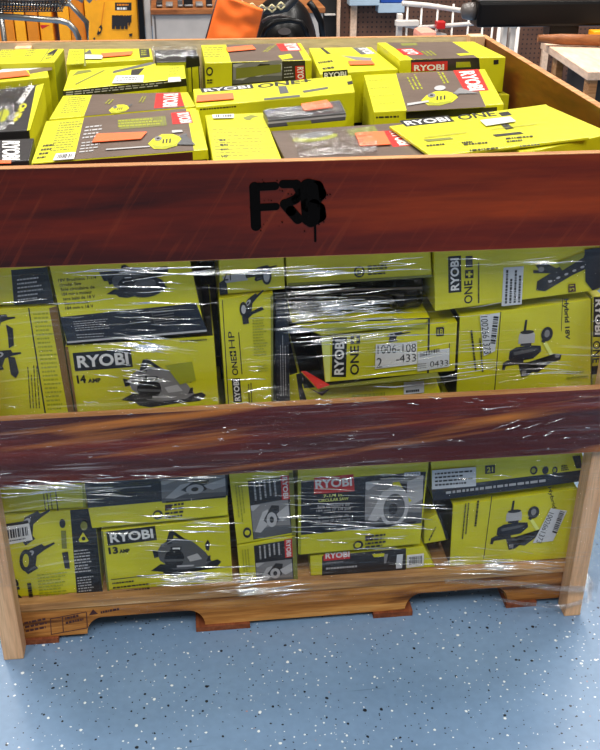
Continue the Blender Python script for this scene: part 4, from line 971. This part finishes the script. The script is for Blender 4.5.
# cart
YC = 3.3
cart = empty('shopping_cart', (xx(20,YC), YC+.3, 0), 'steel cart with a dark wire basket and bent grey tube, back left', 'cart')
xa, xb, xc = xx(-12,YC), xx(60,YC), xx(77,YC); zt_ = zz(17,YC,20)
for pts, rr_, mt_, nm in (([(xa,YC,zt_+.01),(xb,YC,zz(20.5,YC,58)),(xx(68,YC),YC,zz(23,YC,68)),(xx(74,YC),YC,zz(30,YC,74)),(xc,YC,zz(38,YC,77)),(xc,YC,.5),(xc-.04,YC,.12)], .014, M_metal, 'frame_tube'),
    ([(xa,YC+.5,zt_+.01),(xb,YC+.5,zt_-.01),(xc,YC+.5,zt_-.1),(xc,YC+.5,.5),(xc-.04,YC+.5,.12)], .014, M_metal, 'frame_tube'), ([(xa,YC,zz(3,YC,0)),(xx(63,YC),YC,zz(6,YC,63))], .005, M_metal, 'rail'),
    ([(xa-.02,YC,zt_+.01),(xa-.02,YC,.12)], .014, M_metal, 'leg'), ([(xa-.02,YC+.5,zt_+.01),(xa-.02,YC+.5,.12)], .014, M_metal, 'leg')):
    mb = MB(); mb.tube(pts, rr_, mt_, 10); mb.build(nm, cart, recalc=False)
mb = MB(); zb_, ztp = zt_+.025, 1.02; xm = xx(62,YC)
for i in range(26):
    x = xa+(xm-xa)*i/25; mb.tube([(x-.02,YC-.005,zb_+.0),(x+.025,YC-.01,ztp)], .0028, M_wire, 5); mb.tube([(x,YC-.005,zb_),(x,YC+.5,zb_)], .0028, M_wire, 5); mb.tube([(x,YC+.5,zb_),(x,YC+.5,ztp)], .0028, M_wire, 5)
for i in range(6):
    z = zb_+(ztp-zb_)*i/5
    for y in (YC-.008, YC+.5): mb.tube([(xa,y,z),(xm+.01,y,z)], .003, M_wire, 5)
for i in range(9):
    y = YC+.5*i/8; mb.tube([(xa,y,zb_),(xm,y,zb_),(xm+.02,y,ztp)], .003, M_wire, 5)
mb.build('wire_basket', cart, recalc=False)
for x in (xa-.02, xc-.04):
    for y in (YC, YC+.5):
        mb = MB(); mb.tube([(x,y-.012,.06),(x,y+.012,.06)], .06, M_blackp, 20); mb.build('caster_wheel', cart, recalc=False)
mb = MB()
for i in range(14):
    c = Vector((xa+.08+.03*i, YC+.2+.05*math.sin(i*2.1), zb_+.02)); 
    mb.tube([c, c+Vector((.02,.0,.03)), c+Vector((.05,.01,.02+.02*math.sin(i)))], .014, 'photo' if i % 3 else 'white', 7)
tag(mb.build('crumpled_wrap', recalc=False), 'crumpled grey plastic lying in the wire basket of the cart', 'wrap')
# shelf upright and grey counter
YK = 4.2
bx('shelf_upright', 'tall black metal upright between the yellow box and grey counter', 'post', xx(138.5,YK), xx(144,YK), YK, YK+.08, 0, 1.2, M_blackp)
bx('shelf_upright', 'grey slotted upright with a white tag left of the grey counter', 'post', xx(144.6,YK), xx(151,YK), YK+.02, YK+.08, 0, 1.2, M_cab)
cx0, cx1 = xx(152,YK), xx(323,YK); ct = zz(8.5,YK,180)
counter = empty('service_counter', ((cx0+cx1)/2, YK+.3, 0), 'pale grey counter with a wooden front edge behind the crate', 'counter')
mb = MB(); mb.box(cx0, cx1, YK, YK+.5, 0, ct-.03, M_cab, .004); mb.box(cx0+.012, cx0+.02, YK-.004, YK, .1, ct-.04, M_greyp); b_ = mb.build('body', counter, recalc=False)
mb = MB(); mb.box(cx0-.005, cx1+.01, YK-.02, YK+.52, ct-.029, ct, M_cabtop, .003); mb.build('counter_top', counter, recalc=False)
rd = random.Random(11)
for i, (px, w, h, mt) in enumerate(((160,6,.03,'dark'),(170,7,.02,'photo'),(181,5,.04,'pgrey'),(189,9,.10,'black'),(200,7,.02,'photo'),(210,6,.05,'dark'))):
    x = xx(px,YK); wd = w/178; mb = MB()
    mb.box(x-wd/2, x+wd/2, YK+.03, YK+.13, ct+.0005, ct+h, mt, .004); mb.tube([(x-wd*.4,YK+.02,ct+.012),(x+wd*.5,YK+.02,ct+.012)], .006, 'photo', 6)
    tag(mb.build('hand_tool', recalc=False), ('small dark tool on the left end of the counter', 'flat grey tool second on the counter', 'grey tool left of the black block on the counter', 'tall black block on the counter', 'flat grey tool right of the black block on the counter', 'dark tool beside the orange bag on the counter')[i], 'tool', 'small tools on the counter')
# orange bag and black machine
YM = 2.9
def mdome():
    mb = MB(); cx = xx(288,YM); w = xx(322,YM)-xx(252,YM); zc = zz(40,YM,288); nu, nv = 32, 14
    top = zz(3,YM,288); g = []
    for j in range(nv+1):
        r = []
        ph = PI/2*j/nv
        for i in range(nu):
            t = 2*PI*i/nu
            r.append(mb.bm.verts.new((cx+w*.52*math.cos(t)*math.cos(ph)**.8, YM+.22+.24*math.sin(t)*math.cos(ph)**.8, zc-.10+(top-zc+.10)*math.sin(ph))))
        g.append(r)
    mi = mb.mi(M_blackp)
    for j in range(nv):
        for i in range(nu):
            f = mb.bm.faces.new((g[j][i], g[j][(i+1) % nu], g[j+1][(i+1) % nu], g[j+1][i])); f.material_index = mi; f.smooth = True
    # skirt to the ground
    low = [mb.bm.verts.new((cx+(v.co.x-cx)*.8, YM+.22+(v.co.y-YM-.22)*.8, .10)) for v in g[0]]
    for i in range(nu):
        f = mb.bm.faces.new((low[i], low[(i+1) % nu], g[0][(i+1) % nu], g[0][i])); f.material_index = mi; f.smooth = True
    mb.bm.faces.new(low[::-1]).material_index = mi
    o = mb.build('machine_housing', recalc=True); tag(o, 'rounded glossy black machine housing with an oval badge behind the crate', 'machine')
    A = YM-.035
    mb = MB(); pts = [ony((x, y), A+.01) for x, y in ((262,38),(266,29),(276,22),(290,20),(301,22),(306,30),(308,38))]
    mb.tube(pts, .012, M_blackp, 8); mb.tube([ony((x, y), A+.02) for x, y in ((262,22),(268,18),(280,16),(290,18))], .008, M_greyp, 8); mb.build('rim_bead', o, recalc=False)
    mb = MB(); mb.tube([ony((x, y), A) for x, y in ((309,2),(315,10),(321,22),(323,38))], .014, M_blackp, 8); mb.build('side_tube', o, recalc=False)
    mb = MB(); c = ony((284.5,31.5), A+.006); vs = []
    n = 24
    mb.tube([c+Vector((0,.012,0)), c+Vector((0,-.004,0))], .028, M_greyp, 24)
    for v in mb.bm.verts: v.co.z = c.z+(v.co.z-c.z)*.5
    mb.build('oval_badge', o, recalc=False)
    for sx in (-.15, .15):
        mb = MB(); mb.tube([(cx+sx-.02,YM+.22,.075),(cx+sx+.02,YM+.22,.075)], .075, M_blackp, 20); mb.build('wheel', o, recalc=False)
    mb = MB()
    mb.tube([ony((x, y), A-.01) for x, y in ((226,-6),(234,4),(248,9),(268,11),(286,8),(294,0),(298,-8))], .018, M_pattern, 10)
    st = mb.build('patterned_strap', o, recalc=False); st['label'] = 'black strap with cream diamond links'
    mb = MB()
    for x, y in ((234,2),(242,5),(252,7),(262,8.6),(272,8.4),(281,6)):
        c = ony((x, y), A-.032); s_ = .017
        P = [c+Vector((dx*s_, 0, dz*s_*.9)) for dx, dz in ((-1,0),(0,1),(1,0),(0,-1))]
        for a_, b_ in zip(P, P[1:]+P[:1]): mb.tube([a_, b_], .0042, M_cream, 6)
    mb.build('diamond_links', st, recalc=False)
mdome()
def bag():
    YB_ = YM-.16
    mb = MB(); nu, nv = 22, 22; g = []
    TL, TR, BR, BL = [ony(p, YB_) for p in ((219,-6),(263,10),(255,44),(205,44))]
    for j in range(nv+1):
        r = []
        for i in range(nu+1):
            u = i/nu; v = j/nv; p = (BL*(1-u)+BR*u)*(1-v)+(TL*(1-u)+TR*u)*v
            e = (max(0, 4*u*(1-u)))**.5
            r.append(mb.bm.verts.new(p+Vector((0, -.03*e-.014*noise.noise(Vector((u*3+v, v*3, 2)))*2*e, 0))))
        g.append(r)
    mi = mb.mi(M_orangecloth)
    for j in range(nv):
        for i in range(nu):
            f = mb.bm.faces.new((g[j][i], g[j][i+1], g[j+1][i+1], g[j+1][i])); f.material_index = mi; f.smooth = True
    back = [[mb.bm.verts.new((v.co.x, 2*YB_-v.co.y+.02, v.co.z)) for v in r] for r in g]
    for j in range(nv):
        for i in range(nu):
            f = mb.bm.faces.new((back[j][i], back[j+1][i], back[j+1][i+1], back[j][i+1])); f.material_index = mi; f.smooth = True
    ed = [(g[j][0], g[j+1][0], back[j+1][0], back[j][0]) for j in range(nv)]+[(g[j][nu], back[j][nu], back[j+1][nu], g[j+1][nu]) for j in range(nv)]+[(g[0][i], back[0][i], back[0][i+1], g[0][i+1]) for i in range(nu)]+[(g[nv][i], g[nv][i+1], back[nv][i+1], back[nv][i]) for i in range(nu)]
    low = []
    for q in ed: mb.bm.faces.new(q).material_index = mi
    # the bag's lower half down to the floor
    yb0 = YB_-.02; x0, x1 = BL.x, BR.x
    mb.hexa([(x0+.02,yb0,.0),(x1-.02,yb0,.0),(x1-.02,yb0+.06,.0),(x0+.02,yb0+.06,.0)], [(x0,yb0,BL.z),(x1,yb0,BL.z),(x1,yb0+.06,BL.z),(x0,yb0+.06,BL.z)], M_orangecloth, .01)
    o = mb.build('orange_bag', recalc=False); tag(o, 'bright orange fabric bag with dark piping hanging against the black machine', 'bag')
    for a_, b_ in ((TL, BL), (TR, BR)):
        mb = MB(); mb.tube([a_+Vector((0,.01,0)), b_+Vector((0,.01,0))], .006, M_trim, 6); mb.build('piping', o, recalc=False)
bag()
# pegboard gondola
YG = 4.5
gon = empty('pegboard_gondola', (xx(420,YG), YG+.1, 0), 'brown pegboard shop display with timber uprights, back right', 'display')
mb = MB(); mb.box(xx(340,YG), xx(680,YG), YG, YG+.02, 0, 1.35, M_peg); mb.build('pegboard_panel', gon, recalc=False)
for px in (336.5, 350, 545): 
    mb = MB(); mb.box(xx(px,YG)-.001, xx(px+ (3 if px < 340 else 6),YG), YG-.03, YG-.001, 0, 1.35, M_bench, .002); mb.build('upright', gon, recalc=False)
mb = MB(); mb.box(xx(318,YG), xx(338,YG), YG+.05, YG+.4, 0, 1.2, M_darkin); mb.box(xx(325,YG), xx(336,YG), YG+.02, YG+.045, zz(16,YG,330), zz(14.6,YG,330), M_whitep); mb.build('side_shelf', gon, recalc=False)
for i, (p, mts) in enumerate((((349,-8,379,5.5), M_palepk), ((380,-10,403,3), M_bluepk), ((378,3.4,404,13), M_palepk))):
    x0, y0, x1, y1 = p; bx('hanging_package', ('pale package hanging at the left of the pegboard', 'blue package hanging on the pegboard', 'pale blue package hanging under the blue one')[i], 'package', xx(x0,YG-.1), xx(x1,YG-.1), YG-.1, YG-.002, zz(y1,YG-.1,380), zz(y0,YG-.1,380), mts, .004)
# white rack
YR = 3.4
rack = empty('white_rack', (xx(450,YR), YR, 0), 'white tube rack with upright bars and a red clip behind the crate', 'rack')
def wt(pts, r, y=YR, mt=M_whitep, nm='rail'):
    mb = MB(); mb.tube([ony(p, y) for p in pts], r, mt, 8); return mb.build(nm, rack, recalc=False)
wt([(402,3.2),(428,5.4),(478,13)], .012); wt([(396,21),(418,27),(440,26)], .008); wt([(440,26),(480,23),(520,26)], .010); wt([(400,24),(420,28),(446,36)], .010)
wt([(478,24),(518,21)], .007)
for px in (407, 421, 437, 452.5, 468.5, 483, 493, 500, 519):
    top = ony((px, 4 if px < 478 else 22), YR).z
    mb = MB(); x = xx(px, YR); mb.tube([(x, YR, top), (x, YR, .02)], .0055 if px < 500 else .010, M_whitep, 8); mb.build('upright_bar', rack, recalc=False)
for px, w in ((504, 5), (512, 6), (398, 5)):
    mb = MB(); x = xx(px, YR+.02); mb.box(x, x+w/200, YR+.02, YR+.06, 0, zz(24 if px > 500 else 15, YR, px), M_whitep, .003); mb.build('flat_post', rack, recalc=False)
mb = MB(); mb.box(xx(396,YR-.02), xx(419,YR-.02), YR-.03, YR+.01, zz(25.5,YR,400), zz(20,YR,400), M_whitep, .003); mb.build('bracket', rack, recalc=False)
mb = MB(); mb.box(xx(437.5,YR-.04), xx(446,YR-.04), YR-.04, YR+.012, zz(28,YR,440), zz(20.5,YR,440), 'red', .004); mb.build('red_clip', rack, recalc=False)
bx('salmon_sack', 'salmon coloured sack just showing over the rim below the white rack', 'sack', xx(418,YR-.3), xx(436,YR-.3), YR-.35, YR-.2, 0, zz(30,YR-.3,427), M_pink, .02)
# workbench with tool and roll
P = [onz(p, .80) for p in ((541,41),(588,72),(640,78),(640,38))]
wb = empty('workbench', (P[2].x, P[2].y, 0), 'workbench with a pale wooden top and dark base right of the crate', 'workbench')
A, B = P[0], P[1]; dirx = Vector((1, .02, 0)); W_ = 1.0
q = [B, B+Vector((W_, -.05, 0)), A+Vector((W_-.05, .25, 0)), A]
mb = MB(); dn = Vector((0,0,-.028)); mb.hexa([p+dn for p in q], q, M_bench, .003); mb.build('bench_top', wb, recalc=False)
mb = MB(); ins = [q[0]+Vector((.05,.04,0)), q[1]+Vector((-.05,.04,0)), q[2]+Vector((-.05,-.04,0)), q[3]+Vector((.10,-.06,0))]
mb.hexa([Vector((p.x,p.y,0)) for p in ins], [Vector((p.x,p.y,.771)) for p in ins], M_darkin, .003); mb.build('bench_base', wb, recalc=False)
for p in (q[0]+Vector((.02,.02,0)), q[3]+Vector((.03,-.12,0)), q[1]+Vector((-.05,.03,0))):
    mb = MB(); mb.box(p.x, p.x+.028, p.y, p.y+.05, 0, .7715, M_rimtan, .002); mb.build('leg', wb, recalc=False)
mb = MB(); y = A.y-.10; mb.tube([(xx(538,y,37),y,.826),(xx(560,y,41),y-.01,.824),(xx(598,y,44),y-.05,.824)], [.014,.020,.021], M_cabtop, 14); 
o = mb.build('paper_roll', recalc=False); tag(o, 'pale wooden roll with a black end lying on the workbench', 'roll')
mb = MB(); x_ = xx(598,y,44); mb.tube([(x_+.001,y-.05,.824),(x_+.06,y-.057,.824)], .0245, M_blackp, 14); mb.build('black_end', o, recalc=False)
yt = A.y+.06
mb = MB(); zl, zh = .842, zz(1.5, yt, 520); xl, xr = xx(478,yt,15), xx(640,yt,15)
mb.box(xl, xr, yt, yt+.12, zl, zh, M_blackp, .012); mb.box(xx(548,yt)+.02, xx(570,yt)+.05, yt+.02, yt+.10, .801, zl+.005, M_blackp, .004); mb.box(xx(620,yt), xx(634,yt), yt+.02, yt+.10, .801, zl+.005, M_blackp, .004)
tl = mb.build('long_black_tool', recalc=False); tag(tl, 'long black power tool overhanging the workbench at the top right', 'tool')
mb = MB(); zc = zz(13.5,yt,472); mb.tube([(xl-.052,yt+.06,zc),(xl-.045,yt+.06,zc),(xl-.02,yt+.06,zc),(xl+.01,yt+.06,zc)], [.012,.028,.034,.034], M_greyp, 16); mb.build('rounded_nose', tl, recalc=False)
mb = MB(); mb.box(xl, xr, yt+.01, yt+.11, zh, zh+.008, M_metal, .002); mb.build('grey_top_strip', tl, recalc=False)
bx('yellow_pack', 'small yellow pack at the right edge on the workbench', 'pack', xx(590,yt-.04,34), xx(612,yt-.04,34), yt-.08, yt-.02, .801, .835, 'yellow', .003)

# ------------------------------------------------------------------ light: rows of ceiling fixtures and the bright hall around
sc = bpy.context.scene
w = bpy.data.worlds.new('store_hall'); sc.world = w; w.use_nodes = True
w.node_tree.nodes['Background'].inputs[0].default_value = (.92, .95, 1, 1); w.node_tree.nodes['Background'].inputs[1].default_value = .16
def lamp(x, y, e, sx=.35, sy=1.6, z=4.3, rot=(0,0,0), col=(1,.97,.92)):
    l = bpy.data.lights.new('ceiling_light', 'AREA'); l.shape = 'RECTANGLE'; l.size = sx; l.size_y = sy; l.energy = e; l.color = col
    o = bpy.data.objects.new('ceiling_light', l); o.location = (x, y, z); o.rotation_euler = rot; C.objects.link(o)
for x in (-2.2, 0.1, 2.4):
    for y, e in ((-2.9, 66), (-.6, 5), (1.7, 84), (4.0, 62)): lamp(x, y, e)
vs = sc.view_settings; vs.view_transform = 'Standard'; vs.look = 'None'; vs.exposure = 0.45; vs.gamma = 1; vs.use_curve_mapping = False
sc.cycles.transparent_max_bounces = 12; sc.cycles.max_bounces = 7
